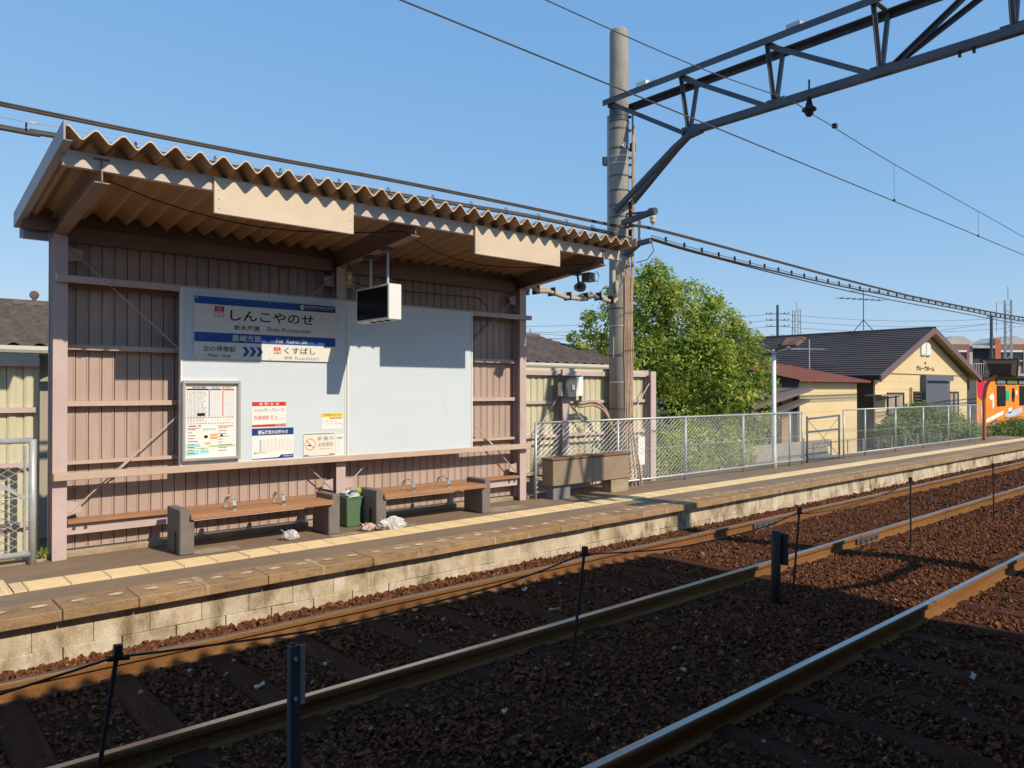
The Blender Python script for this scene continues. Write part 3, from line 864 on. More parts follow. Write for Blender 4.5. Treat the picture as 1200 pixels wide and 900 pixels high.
m.tube([(4.335, ya - .002, 1.06), (4.355, ya - .004, 1.045), (4.40, ya - .004, 1.045), (4.425, ya - .002, 1.062)], .003, 5); m.rectxz(4.36, 4.40, 1.038, 1.056, ya)
m.rectxz(4.345, 4.347, .86, 1.03, ya); m.rectxz(4.375, 4.377, .86, 1.03, ya)
m.build("black_print", greyink, o)

# ------------------------------------------------ hanging display
md = thing("hanging_display", "white cased information display hanging from the middle roof beam", "display", (4.49, 7.45, 2.40))
m = MB(); m.box(4.415, 4.58, 7.10, 7.815, 2.40, 2.795); m.build("case", white, md, bevel=.006)
m = MB()
for xx in (4.4125, 4.5815):
    m.box(xx - .002, xx + .002, 7.13, 7.785, 2.425, 2.77)
m.build("screen", screenm, md)
m = MB(); m.cyl((4.495, 7.25, 2.79), (4.495, 7.25, 3.20), .016); m.cyl((4.495, 7.62, 2.79), (4.495, 7.62, 3.155), .016); m.build("hanger_pole", galv, md)
m = MB(); m.box(4.43, 4.56, 7.19, 7.31, 3.175, 3.205); m.box(4.43, 4.56, 7.56, 7.68, 3.13, 3.16); m.build("ceiling_plate", steel, md)
m = MB()
for yy in (7.2, 7.35, 7.5): m.box(4.44, 4.50, yy, yy + .05, 2.388, 2.400)
m.build("vent", black, md)
m = MB(); m.tube([(4.53, 7.24, 2.80), (4.535, 7.24, 3.0), (4.52, 7.26, 3.19)], .005, 5); m.build("power_cable", black, md)
sw = thing("switch_box", "small switch box on the rear of the middle roof beam", "switch box", (4.40, 7.95, 2.93))
m = MB(); m.box(4.36, 4.43, 7.93, 7.99, 2.88, 3.02); m.build("box_body", flat("old_yellow_plastic", (.45, .36, .18)), sw, bevel=.006)
m = MB(); m.cyl((4.40, 7.96, 3.01), (4.40, 7.96, 3.13), .012, n=8); m.build("conduit", steel, sw)
m = MB(); m.rectxz(4.38, 4.41, 2.93, 2.98, 7.928); m.build("cover_plate", white, sw)

# ------------------------------------------------ benches
def make_bench():
    t = thing("bench", "wooden slatted bench on stone piers, bin end at its right", "bench", (0, 0, 0), "benches under the shelter")
    for sgn, x in ((1, 0.0), (-1, 1.73)):
        m = MB()
        pol = [(0, 0), (.138, 0), (.138, .337), (.094, .337), (.094, .445), (0, .445)]
        pol = [(x + a * sgn, 0, c) for a, c in pol]
        m.prism(pol if sgn > 0 else list(reversed(pol)), (0, .40, 0))
        p = m.build("pier", pierm, t, bevel=.008)
        m = MB(); xx = x - .003 * sgn
        m.add([(xx, .10, .02), (xx, .16, .02), (xx, .155, .21), (xx, .13, .235), (xx, .105, .21)], [(0, 1, 2, 3, 4)])
        m.box(min(x, x + .004 * sgn) - .001, max(x, x + .004 * sgn), .10, .165, .0, .22)
        m.build("pier_slot", black, p)
    for k in range(3):
        m = MB(); m.box(.096, 1.634, -.035 + .114 * k, .073 + .114 * k, .338, .388)
        m.build("seat_plank", woodm, t, bevel=.006)
    for x in (.55, 1.08):
        m = MB()
        pts = [(x, .04, .386)] + [(x, .165 - .125 * cos(pi * k / 10), .43 + .085 * sin(pi * k / 10)) for k in range(11)] + [(x, .29, .386)]
        for p_, q_ in zip(pts, pts[1:]):
            dv_ = (Vector(q_) - Vector(p_)).normalized() * .003
            m.bar(Vector(p_) - dv_, Vector(q_) + dv_, .036, .010, (1, 0, 0)) if False else m.bar(Vector(p_) - dv_, Vector(q_) + dv_, .034, .010, Vector((1, 0, 0)).cross(Vector(q_) - Vector(p_)))
        m.build("armrest", chrome, t)
    return t
b1 = make_bench()
b2 = copy_tree(b1)
b1.location = (2.395, 7.655, 0); b1['label'] = "wooden bench below the timetable, left of the green bin"
b2.location = (4.595, 7.655, 0); b2['label'] = "wooden bench right of the green bin with a white bag at its pier"

# bin
bn = thing("litter_bin", "square green litter bin lined with a white bag between the benches", "bin", (4.46, 8.03, 0))
m = MB()
x0, x1, y0, y1 = 4.36, 4.565, 7.93, 8.13
m.add([(x0 + .01, y0 + .01, .0), (x1 - .01, y0 + .01, .0), (x1 - .01, y1 - .01, 0), (x0 + .01, y1 - .01, 0), (x0, y0, .345), (x1, y0, .345), (x1, y1, .345), (x0, y1, .345)],
      [(3, 2, 1, 0), (0, 1, 5, 4), (1, 2, 6, 5), (2, 3, 7, 6), (3, 0, 4, 7), (4, 5, 6, 7)])
m.build("bin_body", greenbin, bn, bevel=.008)
m = MB(); m.box(x0 - .006, x1 + .006, y0 - .006, y1 + .006, .325, .35); m.build("rim", greenbin, bn, bevel=.004)
def blob(c, r, nz=.35, seed=1, n=10, squash=.0):
    rr = random.Random(seed); m = MB(); vs = []; fs = []
    ph = [rr.uniform(0, 6.28) for _ in range(8)]
    for i in range(n + 1):
        th = pi * i / n
        for k in range(2 * n):
            p = pi * k / n
            d = 1 + nz * (.5 * sin(3 * p + ph[0] + 2 * th) + .5 * sin(5 * p + ph[1]) * sin(4 * th + ph[2]) + .35 * sin(9 * p + ph[3] + 5 * th) + .3 * rr.uniform(-1, 1))
            z = cos(th) * r[2] * d
            vs.append((c[0] + sin(th) * cos(p) * r[0] * d, c[1] + sin(th) * sin(p) * r[1] * d, max(c[2] + z, .003)))
    k2 = 2 * n
    for i in range(n):
        for k in range(k2):
            fs.append((i * k2 + k, (i + 1) * k2 + k, (i + 1) * k2 + (k + 1) % k2, i * k2 + (k + 1) % k2))
    m.add(vs, fs)
    return m
m = blob((4.46, 8.03, .372), (.118, .115, .045), .3, 5); m.build("bag_liner", plastic, bn)
m = blob((4.55, 7.99, .415), (.035, .03, .03), .4, 7); m.build("leafy_scrap", flat("lime_scrap", (.35, .55, .10)), bn)
m = MB(); m.bar((4.40, 7.95, .395), (4.47, 7.97, .42), .03, .02); m.bar((4.45, 8.0, .41), (4.52, 7.96, .405), .025, .02); m.build("rubbish", flat("dark_blue_wrap", (.05, .08, .25)), bn)
def bag(label, c, r, seed, m_, scrap=None):
    o = thing("plastic_bag", label, "bag", (c[0], c[1], 0), "plastic bags left on the platform")
    blob((c[0], c[1], r[2] * .7), r, .33, seed, 12).build("bag_body", m_, o)
    m = MB()
    q = (c[0] - r[0] * .55, c[1], r[2] * 1.1)
    for k in range(5):
        a = k * 1.25
        m.bar(q, (q[0] + .05 * cos(a) - .02, q[1] + .04 * sin(a), q[2] + .04 + .02 * sin(3 * a)), .022, .004)
    m.build("tied_end", m_, o)
    if scrap is not None:
        blob((c[0] + r[0] * .75, c[1] - .02, r[2] * .5), (r[0] * .5, r[1] * .6, r[2] * .5), .3, seed + 9, 8).build("wrapper", scrap, o)
    return o
bag("white plastic bag with a pink wrapper in front of the left bench", (3.56, 7.70), (.075, .06, .055), 3, plastic, pinkbag)
bag("large crumpled white bag beside the right bench pier", (4.72, 7.52), (.15, .085, .075), 8, plastic, plastic)
bag("small pale pink bag beside the green bin", (4.475, 7.63), (.085, .05, .04), 14, pinkbag)

# ------------------------------------------------ roof fittings at the right end
sp = thing("loudspeaker", "small grey horn loudspeaker under the right roof beam", "loudspeaker", (7.40, 7.10, 3.1))
m = MB(); m.lathe([(.075, 0), (.062, .03), (.045, .08), (.032, .13), (.030, .16)], (7.34, 6.98, 3.005), 16, (.55, .8, .1)); m.build("horn", galv, sp, smooth=True)
m = MB(); m.lathe([(.030, .10), (.058, .12), (.058, .20), (.04, .215), (.0, .215)], (7.34, 6.98, 3.005), 14, (.55, .8, .1)); m.build("driver", galv, sp, smooth=True)
m = MB(); m.bar((7.42, 7.09, 3.03), (7.40, 7.10, 3.20), .03, .02); m.box(7.33, 7.47, 7.02, 7.18, 3.185, 3.2); m.build("bracket", steel, sp)
cb = thing("junction_box", "dark junction box fixed under the right roof beam end", "box", (7.40, 6.95, 3.12))
m = MB(); m.box(7.34, 7.47, 6.83, 6.97, 3.07, 3.19); m.build("box_body", steel, cb, bevel=.006)
m = MB(); m.tube([(7.41, 6.84, 3.10), (7.43, 6.76, 3.06), (7.44, 6.74, 3.14), (7.43, 6.78, 3.2)], .006, 6); m.build("cable_loop", black, cb)
cd = thing("conduit_bundle", "pale corrugated conduits slung from shelter roof to the concrete pole", "conduit", (8.6, 8.2, 3.1))
for k, (dy, dz) in enumerate(((0, 0), (.07, .05))):
    m = MB()
    key = [(7.45, 8.05, 3.18), (7.7, 8.22, 3.10), (7.95, 8.23, 3.12), (8.3, 8.24, 3.06), (8.7, 8.24, 3.06), (8.95, 8.24, 3.13), (9.2, 8.25, 3.10), (9.5, 8.28, 3.08), (9.60, 8.30, 3.15), (9.6, 8.3, 3.6 + .2 * k)]
    pts = []
    for a, c in zip(key, key[1:]):
        for t in (0, .33, .66): pts.append((a[0] + (c[0] - a[0]) * t, a[1] + (c[1] - a[1]) * t + dy, a[2] + (c[2] - a[2]) * t + dz))
    m.tube(pts, .032, 8); m.build("conduit", flat("conduit_beige", (.40, .345, .285)), cd, smooth=True)
for xk in (7.72, 8.05, 8.4, 8.78, 9.1, 9.4):
    zk = {7.72: 3.10, 8.05: 3.10, 8.4: 3.06, 8.78: 3.08, 9.1: 3.115, 9.4: 3.087}[xk]
    m = MB(); m.box(xk - .009, xk + .009, 8.195, 8.345, zk - .038, zk + .09); m.build("cable_tie", black, cd)

# ================================================================= SHELTER BEHIND THE CAMERA (its roof shades the near track)
nsh = thing("waiting_shelter", "unseen waiting shelter on the near platform behind the viewer, lengthened and darkened to shade the tracks", "shelter", (2, -1.6, 0))
def nroof(y): return 3.74 - RS * (.71 - y)
prof = folded_profile(-14.0, 8.34, .1985, .088)  # roof lengthened to the left to deepen the shade on the tracks
m = MB()
top = [(x, .71, nroof(.71) + z + .006) for x, z in prof]; bot = [(x, .71, nroof(.71) + z) for x, z in prof]
dv = (0, -2.7, nroof(-1.99) - nroof(.71))
m.strip(top, dv); m.strip(list(reversed(bot)), dv)
n = len(prof)
m.add(top + bot, [(i, i + 1, n + i + 1, n + i) for i in range(n - 1)])
m.build("roof_sheet", flat("dimmed_roof_brown", (.13, .085, .06)), nsh)  # colour darkened so less light bounces onto the shaded rails
m = MB(); m.box(-14, 8.34, .50, .55, nroof(.5) - .14, nroof(.5) - .004)
m.build("front_purlin", edgem, nsh)
m = MB(); m.box(8.33, 8.36, -2.0, .72, nroof(-.6) - .12, nroof(-.6) + .12)
m.build("verge_trim", vergem, nsh)
for px in (-7.5, -4.5, -1.5, 1.6, 4.7, 7.9):
    m = MB(); hbeam(m, (px, -1.6, 0), (px, -1.6, 3.2), .14, .122, (0, 1, 0)); m.build("post", pink, nsh)
    m = MB(); hbeam(m, (px, -1.75, nroof(-1.75) - .115), (px, .5, nroof(.5) - .115), .2, .11, (0, 0, 1)); m.build("roof_beam", beamm, nsh)
m = MB(); m.box(-14, 8.1, -1.80, -1.76, .05, 3.3); m.build("rear_wall", flat("dimmed_wall_brown", (.12, .085, .07)), nsh)  # wall darkened too, to keep the near track dim

# ================================================================= OVERHEAD LINE STRUCTURES
def pole_cable(m, x, y, pts, r=.016, n=6):
    m.tube([(x + a, y + b_, z) for a, b_, z in pts], r, n)
def smooth_pts(ctrl, k=6):
    out = []
    for i in range(len(ctrl) - 1):
        p0 = Vector(ctrl[max(i - 1, 0)]); p1 = Vector(ctrl[i]); p2 = Vector(ctrl[i + 1]); p3 = Vector(ctrl[min(i + 2, len(ctrl) - 1)])
        for j in range(k):
            t = j / k
            out.append(.5 * ((2 * p1) + (p2 - p0) * t + (2 * p0 - 5 * p1 + 4 * p2 - p3) * t * t + (3 * p1 - p0 - 3 * p2 + p3) * t ** 3))
    out.append(Vector(ctrl[-1]))
    return out
PX, PY = 9.80, 8.42
RX, RYY = .752, -.659                       # towards the right as seen from the tracks
cp = thing("catenary_pole", "tall round concrete pole beside the shelter carrying the steel gantry", "pole", (PX, PY, -.45))
m = MB(); m.tube([(PX, PY, -.5), (PX, PY, 3.0), (PX, PY, 7.72), (PX, PY, 7.76)], [.182, .172, .158, .148], 28)
m.build("shaft", concrete, cp, smooth=True)
for z in (6.28, 6.05, 5.72, 5.58, 5.46, 5.25, 5.0, 4.75, 4.55, 4.2, 3.9, 3.0, 2.7, 2.2, 1.75, 1.3, .9):
    m = MB(); rr = .176 - .0025 * z
    m.lathe([(rr + .001, -.012), (rr + .009, -.012), (rr + .009, .012), (rr + .001, .012)], (PX, PY, z), 24)
    bnd = m.build("pole_band", galv if z in (5.58, 5.46, 2.7, 1.75) else steel, cp)
    m = MB(); m.bar((PX + RX * rr, PY + RYY * rr, z), (PX + RX * (rr + .05), PY + RYY * (rr + .05), z), .03, .04)
    m.build("buckle", steel, bnd)
# rain stain sleeve and plates
m = MB(); m.lathe([(.175, 0), (.165, .01), (.165, .2), (.17, .21)], (PX, PY, 6.18), 24); m.build("clamp_collar", steel, cp)
m = MB(); m.rectxz(9.72, 9.78, 5.70, 5.80, PY - .168); m.bar((9.70, PY - .166, 5.72), (9.77, PY - .166, 5.79), .05, .006, (0, 1, 0)); m.build("number_plate", white, cp)
m = MB()
m.bar((PX - RX * .12 - .659 * .14, PY - RYY * .12 - .752 * .14, 2.18), (PX - RX * .12 - .659 * .14, PY - RYY * .12 - .752 * .14, 2.52), .05, .004, (1, -1, 0))
m.build("marker_plate", white, cp)
m = MB()
for k, off in enumerate((-.19, -.165)):
    m.tube([(PX + RX * off, PY + RYY * off, 6.3), (PX + RX * off, PY + RYY * off, 3.95)], .018, 8)
m.build("conduit", galv, cp)
for k in range(7):
    m = MB(); off = .075 + .026 * k
    dpt = .168 - .018 * k
    bx0, by0 = PX + RX * off - .659 * dpt, PY + RYY * off - .752 * dpt
    if k == 6: bx0, by0 = PX + RX * .2 - .659 * .08, PY + RYY * .2 - .752 * .08
    w_ = lambda q, a: (q[0] + RX * a, q[1] + RYY * a)
    top_ = (6.35, 6.1, 5.9)[k - 4] if k > 3 else 3.55 + .1 * k
    pts = []
    for zz, a in ((top_, .04 if k > 3 else 0), (4.3 if k > 3 else 3.3, .03 if k > 3 else 0), (2.9, 0), (2.3, .012 * ((k % 3) - 1)), (1.7, 0), (1.15, .012 * ((k % 2) - .5)), (.7, .02 * (k - 3)), (.3, .035 * (k - 2.2)), (-.1, .045 * (k - 2))):
        q = w_((bx0, by0), a); pts.append((q[0], q[1], zz))
    m.tube(smooth_pts(pts, 3), .017, 6); m.build("riser_cable", brownc, cp, smooth=True)
for (off, z) in ((.235, 5.76), (-.235, 5.52)):
    m = MB(); cx_, cy_ = PX + RX * off, PY + RYY * off
    m.box(cx_ - .045, cx_ + .045, cy_ - .03, cy_ + .03, z - .07, z + .07); m.build("switch_box", steel, cp)
m = MB(); m.bar((PX - .05, PY - .1, 4.435), (9.80, 7.70, 4.535), .10, .08); m.bar((9.80, PY - .05, 4.60), (9.80, 7.76, 4.545), .03, .03); m.build("insulator_arm", steel, cp)
m = MB(); m.bar((PX, PY - .05, 3.86), (9.80, 8.02, 4.05), .09, .09); m.bar((9.80, 8.04, 4.05), (9.80, 7.74, 4.07), .09, .07); m.build("cable_arm", steel, cp)
m = MB(); m.bar((9.8, 7.98, 4.08), (9.8, 7.98, 4.5), .045, .03); m.build("arm_tie", galv, cp)
m = MB()
for zc in (4.62, 4.46, 4.3):
    m.box(PX + RX * .2 - .04, PX + RX * .2 + .04, PY + RYY * .2 - .04, PY + RYY * .2 + .04, zc - .05, zc + .05)
m.tube([(PX + .14, PY - .16, 5.3), (PX + .2, PY - .18, 5.1), (PX + .12, PY - .17, 4.95)], .012, 6)
m.tube([(9.8, 7.74, 4.04), (9.83, 7.70, 3.9), (9.75, 7.78, 3.75), (9.68, 7.95, 3.72)], .008, 6)
m.build("clamp", black, cp)
m = MB(); m.lathe([(.012, .10), (.012, .06), (.05, .055), (.055, .02), (.035, .0), (.05, -.02), (.045, -.05), (.015, -.06), (.015, -.10)], (9.80, 7.70, 4.40), 12); m.build("insulator", flat("insulator_cream", (.55, .47, .36)), cp, smooth=True)
m = MB(); m.bar((9.80, 7.70, 4.49), (9.80, 7.70, 4.56), .02, .02); m.cyl((9.80, 7.64, 4.53), (9.80, 7.76, 4.545), .06, n=10); m.build("arm_cap", steel, cp)

ncd = thing("conduit_bundle", "conduits on the near side from shelter roof to near pole, casting a thin shadow", "conduit", (9.4, -.6, 2.9))
m = MB(); m.tube([(8.2, -.7, 3.1), (8.6, -.62, 2.92), (9.0, -.6, 2.84), (9.5, -.6, 2.88), (10.0, -.58, 2.86), (10.2, -.56, 3.0)], .05, 8); m.build("conduit", galv, ncd)
npz = thing("catenary_pole", "matching concrete pole on the near side that carries the gantry's other end", "pole", (10.35, -.55, -.45))
m = MB(); m.tube([(10.35, -.55, -.5), (10.35, -.55, 7.75)], [.182, .155], 20); m.build("shaft", concrete, npz, smooth=True)
m = MB(); m.bar((10.35, -.45, 5.9), (9.7, -.45, 5.9), .12, .12); m.bar((10.35, -.45, 6.5), (9.5, -.45, 6.5), .10, .10); m.build("cross_arm", steel, npz)

gt = thing("gantry_truss", "dark steel lattice truss spanning both tracks from the concrete pole", "gantry", (9.75, 4.05, 5.6))
xa, xb, xc, zt, zb = 9.55, 9.95, 9.75, 6.52, 5.60
def angle_bar(name, p, q, w):
    m = MB(); t = .012
    m.bar(p, q, w, t); P_, Q_ = Vector(p), Vector(q)
    tt = (Q_ - P_).normalized(); side = tt.cross(Vector((0, 0, 1)))
    side = side.normalized() if side.length > 1e-3 else Vector((1, 0, 0))
    upv = side.cross(tt).normalized()
    o_ = side * (w / 2 - t / 2) - upv * (w / 2)
    m.bar(P_ + o_, Q_ + o_, t, w - t)
    return m.build(name, steel, gt)
def chord(x, z, w, sg):
    m = MB(); m.box(x - w / 2, x + w / 2, -.75, 8.52, z - .012, z); m.box(x - sg * w / 2 - .006, x - sg * w / 2 + .006, -.75, 8.52, z - w, z - .012)
    return m.build("top_chord", steel, gt)
chord(xa, zt, .10, 1); chord(xb, zt - .03, .10, -1)
m = MB(); m.box(xc - .055, xc + .055, 1.15, 6.95, zb - .012, zb); m.box(xc - .055, xc - .043, 1.15, 6.95, zb, zb + .09); m.box(xc + .043, xc + .055, 1.15, 6.95, zb, zb + .09)
m.build("bottom_chord", steel, gt)
nodes = [6.95, 5.5, 4.05, 2.6, 1.15]
for ny in nodes:
    for x in (xa, xb): angle_bar("strut", (xc, ny, zb + .02), (x, ny, zt - .06), .05)
    m = MB(); m.box(xa, xb, ny - .03, ny + .03, zt - .05, zt - .035); m.build("cross_tie", steel, gt)
    m = MB(); m.box(xc - .008, xc + .008, ny - .14, ny + .14, zb - .02, zb + .13); m.build("gusset_plate", steel, gt)
tops = [8.35] + nodes[:2]
for ty, by in zip(tops, nodes[:3]): angle_bar("diagonal", (xa + .03, ty, zt - .07), (xc, by + .08, zb + .06), .07)
for ty, by in ((2.6, 4.05), (1.15, 2.6), (-.4, 1.15)):
    for x in (xa, xb): angle_bar("diagonal", (x, ty, zt - .07), (xc, by - .08, zb + .06), .06)
for (x, y, z) in ((9.60, 8.34, 4.62), (9.98, 8.40, 4.72)):
    m = MB()
    pts = [Vector((xc, 6.72, zb)), Vector((xc + (x - xc) * .05, 6.98, zb - .03)), Vector((xc + (x - xc) * .16, 7.22, zb - .16)), Vector((x, y, z))]
    for a, c in zip(pts, pts[1:]): m.bar(a, c, .085, .07)
    m.build("knee_brace", steel, gt)
for x in (xa, xb):
    m = MB(); m.box(x - .05, x + .05, 8.28, 8.5, zt - .115, zt - .012) if False else m.bar((x, 8.42, zt - .10), (PX, 8.42, zt - .10), .08, .06)
    m.build("pole_bracket", steel, gt)
m = MB(); m.box(9.52, 9.62, 7.62, 7.82, 6.523, 6.60); m.box(9.54, 9.58, 7.4, 7.62, 6.523, 6.55); m.build("clip_block", white, gt)
m = MB(); m.box(9.50, 9.64, 5.0, 5.2, 6.523, 6.58); m.build("clip_block", galv, gt)
m = MB(); m.tube([(9.93, 8.35, 6.42), (9.9, 7.8, 6.44), (9.92, 7.1, 6.46), (9.95, 6.4, 6.50), (9.95, 2.0, 6.50)], .014, 6); m.build("truss_cable", black, gt)
for yy in (3.0, 3.15, 2.1, 2.2):
    m = MB(); m.box(9.73, 9.77, yy - .012, yy + .012, 5.53, 5.588); m.build("clip", black, gt)

# wires over the far track
hg = thing("line_insulator", "black bell insulator hanging from the gantry on the catenary wire", "insulator", (9.75, 5.0, 5.6))
m = MB(); m.cyl((9.75, 5.0, 5.50), (9.75, 5.0, 5.84), .014, n=8); m.cyl((9.75, 5.0, 5.62), (9.75, 5.0, 5.68), .035, n=8); m.build("hanger_rod", steel, hg)
m = MB(); m.lathe([(.015, .16), (.03, .15), (.05, .06), (.095, .02), (.095, 0), (.06, -.01), (.055, -.05), (.03, -.08), (.0, -.08)], (9.75, 5.0, 5.42), 14); m.build("bell", black, hg, smooth=True)
def wire(name, label, pts, r, m_=black, cat="wire", n=5):
    m = MB(); m.tube(pts, r, n)
    return tag(m.build(name, m_, origin=pts[0]), label, cat)
ctl = [(-14, 5.14, 5.40), (-5, 5.15, 5.29), (0, 5.16, 5.31), (4.96, 5.17, 5.351), (7.5, 5.17, 5.41), (9.3, 5.06, 5.47), (9.75, 5.02, 5.40), (10.35, 5.10, 5.45), (12.95, 5.17, 5.36), (17.7, 5.17, 5.19), (24, 5.22, 5.02), (34, 5.35, 5.05), (45, 5.6, 5.35)]
wire("catenary_wire", "upper suspension wire sagging away from the bell insulator over the far track", smooth_pts(ctl), .0065, steel)
wire("contact_wire", "lower contact wire strung straight along above the far track", [(-14, 5.17, 4.80), (3.3, 5.17, 4.79), (8.2, 5.17, 4.775), (14.6, 5.17, 4.735), (20, 5.17, 4.69), (45, 5.55, 4.69)], .0085, steel)
for x, zt_, zb_, lb in ((12.94, 5.355, 4.76, "thin vertical dropper wire nearest the bell insulator"), (17.0, 5.215, 4.72, "thin vertical dropper wire near the right edge of the sky")):
    m = MB(); m.cyl((x, 5.17, zb_), (x, 5.17, zt_), .003, n=5); m.box(x - .02, x + .02, 5.155, 5.185, zb_ - .02, zb_ + .02)
    tag(m.build("dropper_wire", steel, origin=(x, 5.17, zb_)), lb, "wire", "droppers over the far track")
for x in (9.05, 10.72):
    m = MB(); m.box(x - .03, x + .03, 5.08, 5.14, 5.435, 5.495)
    tag(m.build("wire_clamp", black, origin=(x, 5.1, 5.46)), "small black clamp on the wire %s the bell insulator" % ("left of" if x < 9.7 else "right of"), "clamp")
# near track wires (seen only from beside the photograph's view point)
fd = [(-12, 8.3, 4.38), (-4, 8.3, 4.28), (1, 8.3, 4.258), (3.41, 8.3, 4.279), (5.09, 8.3, 4.325), (7.27, 8.3, 4.352), (9.1, 8.28, 4.355), (9.62, 8.15, 4.33), (9.86, 7.76, 4.275), (13.45, 7.75, 4.184), (16.3, 7.75, 4.107), (18.98, 7.76, 4.058), (21.33, 7.78, 4.038), (29.98, 7.9, 4.12), (45, 8.3, 4.55)]
def helix_wire(name, label, ctrl, r):
    p = smooth_pts(ctrl, 6)
    o = thing(name, label, "cable", tuple(p[0]))
    for s_ in (-1, 1):
        m = MB(); m.tube([q + Vector((0, 0, s_ * r * .8)) for q in p], r, 6); m.build("strand", cablem, o)
    return o
helix_wire("feeder_cable", "thick twisted feeder cable passing high behind the shelter roof", fd, .014)
bd_ = thing("cable_bundle", "dark cable bundle with hanger rings just above the shelter roof", "cable", (0, 8.3, 4.06))
bl = [(-12, 8.3, 4.10), (-3, 8.3, 4.03), (1, 8.3, 4.035), (1.42, 8.3, 4.055), (4.39, 8.3, 4.118), (6.62, 8.3, 4.195), (7.6, 8.3, 4.222), (8.6, 8.3, 4.222), (9.6, 8.25, 4.20)]
p = smooth_pts(bl, 6)
for dz, dy, r in ((0, 0, .022), (.028, .02, .013), (-.012, -.028, .013)):
    m = MB(); m.tube([q + Vector((0, dy, dz)) for q in p], r, 6); m.build("cable", cablem, bd_)
m = MB(); m.tube([q + Vector((0, 0, .105 - .06 * min(1, max(0, (q.x - 1) / 3.4)))) for q in p], .005, 5); m.build("messenger_wire", galv, bd_)
m = MB()
pts = [(1.2 + .0, 8.3 + .03 * sin(a), 4.05 + .035 + .052 * cos(a)) for a in [k * .55 for k in range(11)]]
m.tube(pts, .006, 5, False)
ring = m.build("hanger_ring", black, bd_)
rep(ring, [(q - 1.2, 0, .008 + (.058 * max(0, q - 1.2) / 3.2 if q < 4.4 else .058 + .10 * min(1, (q - 4.4) / 3.2))) for q in [-2.2, -1.1, .05, 2.15, 2.95, 3.7, 4.45, 5.15, 5.85, 6.5, 7.15, 7.8, 8.4, 9.0]])
br = thing("spacer_cable", "two dark cables with upright spacer clips running from pole arm to the right", "cable", (9.8, 7.76, 4.1))
bl = [(9.80, 7.74, 4.125), (11.07, 7.75, 4.06), (13.45, 7.75, 3.995), (16.3, 7.75, 3.955), (18.98, 7.76, 3.955), (23.91, 7.8, 3.972), (29.98, 7.9, 4.01), (45, 8.3, 4.35)]
p = smooth_pts(bl, 6)
for dz, r in ((0, .018), (.048, .006)):
    m = MB(); m.tube([q + Vector((0, 0, dz - .02)) for q in p], r, 6); m.build("cable", cablem, br)
m = MB(); m.tube([q + Vector((0, .03, -.035 - .075 * min(1, max(0, (q.x - 12) / 7)))) for q in p], .012, 6); m.build("cable", cablem, br)
m = MB(); m.box(-.013, .013, -.015, .015, -.03, .075)
clip = m.build("spacer_clip", black, br)
clip.location = (0, 0, 0)
def zat(x):
    for a, c in zip(p, p[1:]):
        if a.x <= x <= c.x: return a.lerp(c, (x - a.x) / (c.x - a.x))
q0 = [zat(x) for x in [10.2 + .52 * k for k in range(48)]]
base = Vector(ORG[br.name])
clip.data.transform(Matrix.Translation(base))
clip.location = q0[0] - base
rep(clip, [q - q0[0] for q in q0[1:]])

# ================================================================= CLAD FENCES BEHIND THE PLATFORM
def clad_fence(label, x0, x1, posts, y=8.58):
    t = thing("clad_fence", label, "fence", ((x0 + x1) / 2, y, 0))
    pw = .135
    m = MB()
    pl = [(0, 0), (.02, -.012), (.062, -.012), (.082, 0), (.125, 0), (.128, .012), (.132, .012), (.135, 0)]
    poly = [(x0 + a, y + .06 + c, -.45) for a, c in pl] + [(x0 + .135, y + .085, -.45), (x0, y + .085, -.45)]
    m.prism(poly, (0, 0, 2.37))
    st_ = m.build("wall_panel", yfence, t)
    rep(st_, [(pw * k, 0, R.uniform(-.003, .003)) for k in range(1, int((x1 - x0) / pw) + 1)])
    m = MB(); m.box(x0, x1, y - .02, y + .045, 1.85, 1.928); m.build("top_rail", pink, t, bevel=.004)
    for z in (1.40, .865, .29):
        m = MB(); m.box(x0, x1, y, y + .045, z, z + .05); m.build("girt", pink, t)
    m = MB(); m.box(x0, x1, y + .02, y + .11, 1.925, 1.975); m.build("cap_strip", yfence, t)
    for px in posts:
        m = MB(); hbeam(m, (px, y - .06, -.3), (px, y - .06, 1.95), .12, .145, (0, 1, 0)); m.build("post", pink, t)
    return t
cfl = clad_fence("yellowish ribbed metal fence left of the shelter under the tiled roof", -2.0, 1.36, (-1.2,))
cfr = clad_fence("yellowish ribbed metal fence between shelter and tree, behind the pole", 7.55, 10.82, (8.55, 10.78))
for (a, c) in (((7.75, .75), (8.45, 1.55)), ((8.7, 1.35), (9.5, .75)), ((10.2, 1.15), (10.72, 1.75)), ((9.1, 1.0), (8.6, 1.5))):
    m = MB(); m.cyl((a[0], 8.5, a[1]), (c[0], 8.5, c[1]), .009, n=6); m.build("brace_rod", pink, cfr)
eb = thing("meter_box", "grey metal switch box fixed to the post of the yellowish fence", "switch box", (8.55, 8.4, 1.51))
m = MB(); m.box(8.40, 8.66, 8.33, 8.45, 1.50, 1.85); m.build("box_body", flat("box_grey", (.11, .108, .112)), eb, bevel=.008)
m = MB(); m.box(8.36, 8.405, 8.37, 8.45, 1.52, 1.74); m.build("side_box", galv, eb, bevel=.004)
m = MB(); m.box(8.54, 8.60, 8.31, 8.33, 1.62, 1.70); m.build("latch", galv, eb)
m = MB(); m.box(8.40, 8.66, 8.31, 8.33, 1.842, 1.853); m.build("drip_edge", galv, eb)
wp = thing("white_board", "white flat board on the fence beside the grey switch box", "board", (8.83, 8.5, 1.52))
m = MB(); m.box(8.70, 8.96, 8.47, 8.50, 1.52, 1.83); m.build("panel", white, wp, bevel=.004)
m = MB(); m.box(8.955, 8.99, 8.50, 8.56, 1.42, 1.86); m.build("batten", galv, wp)
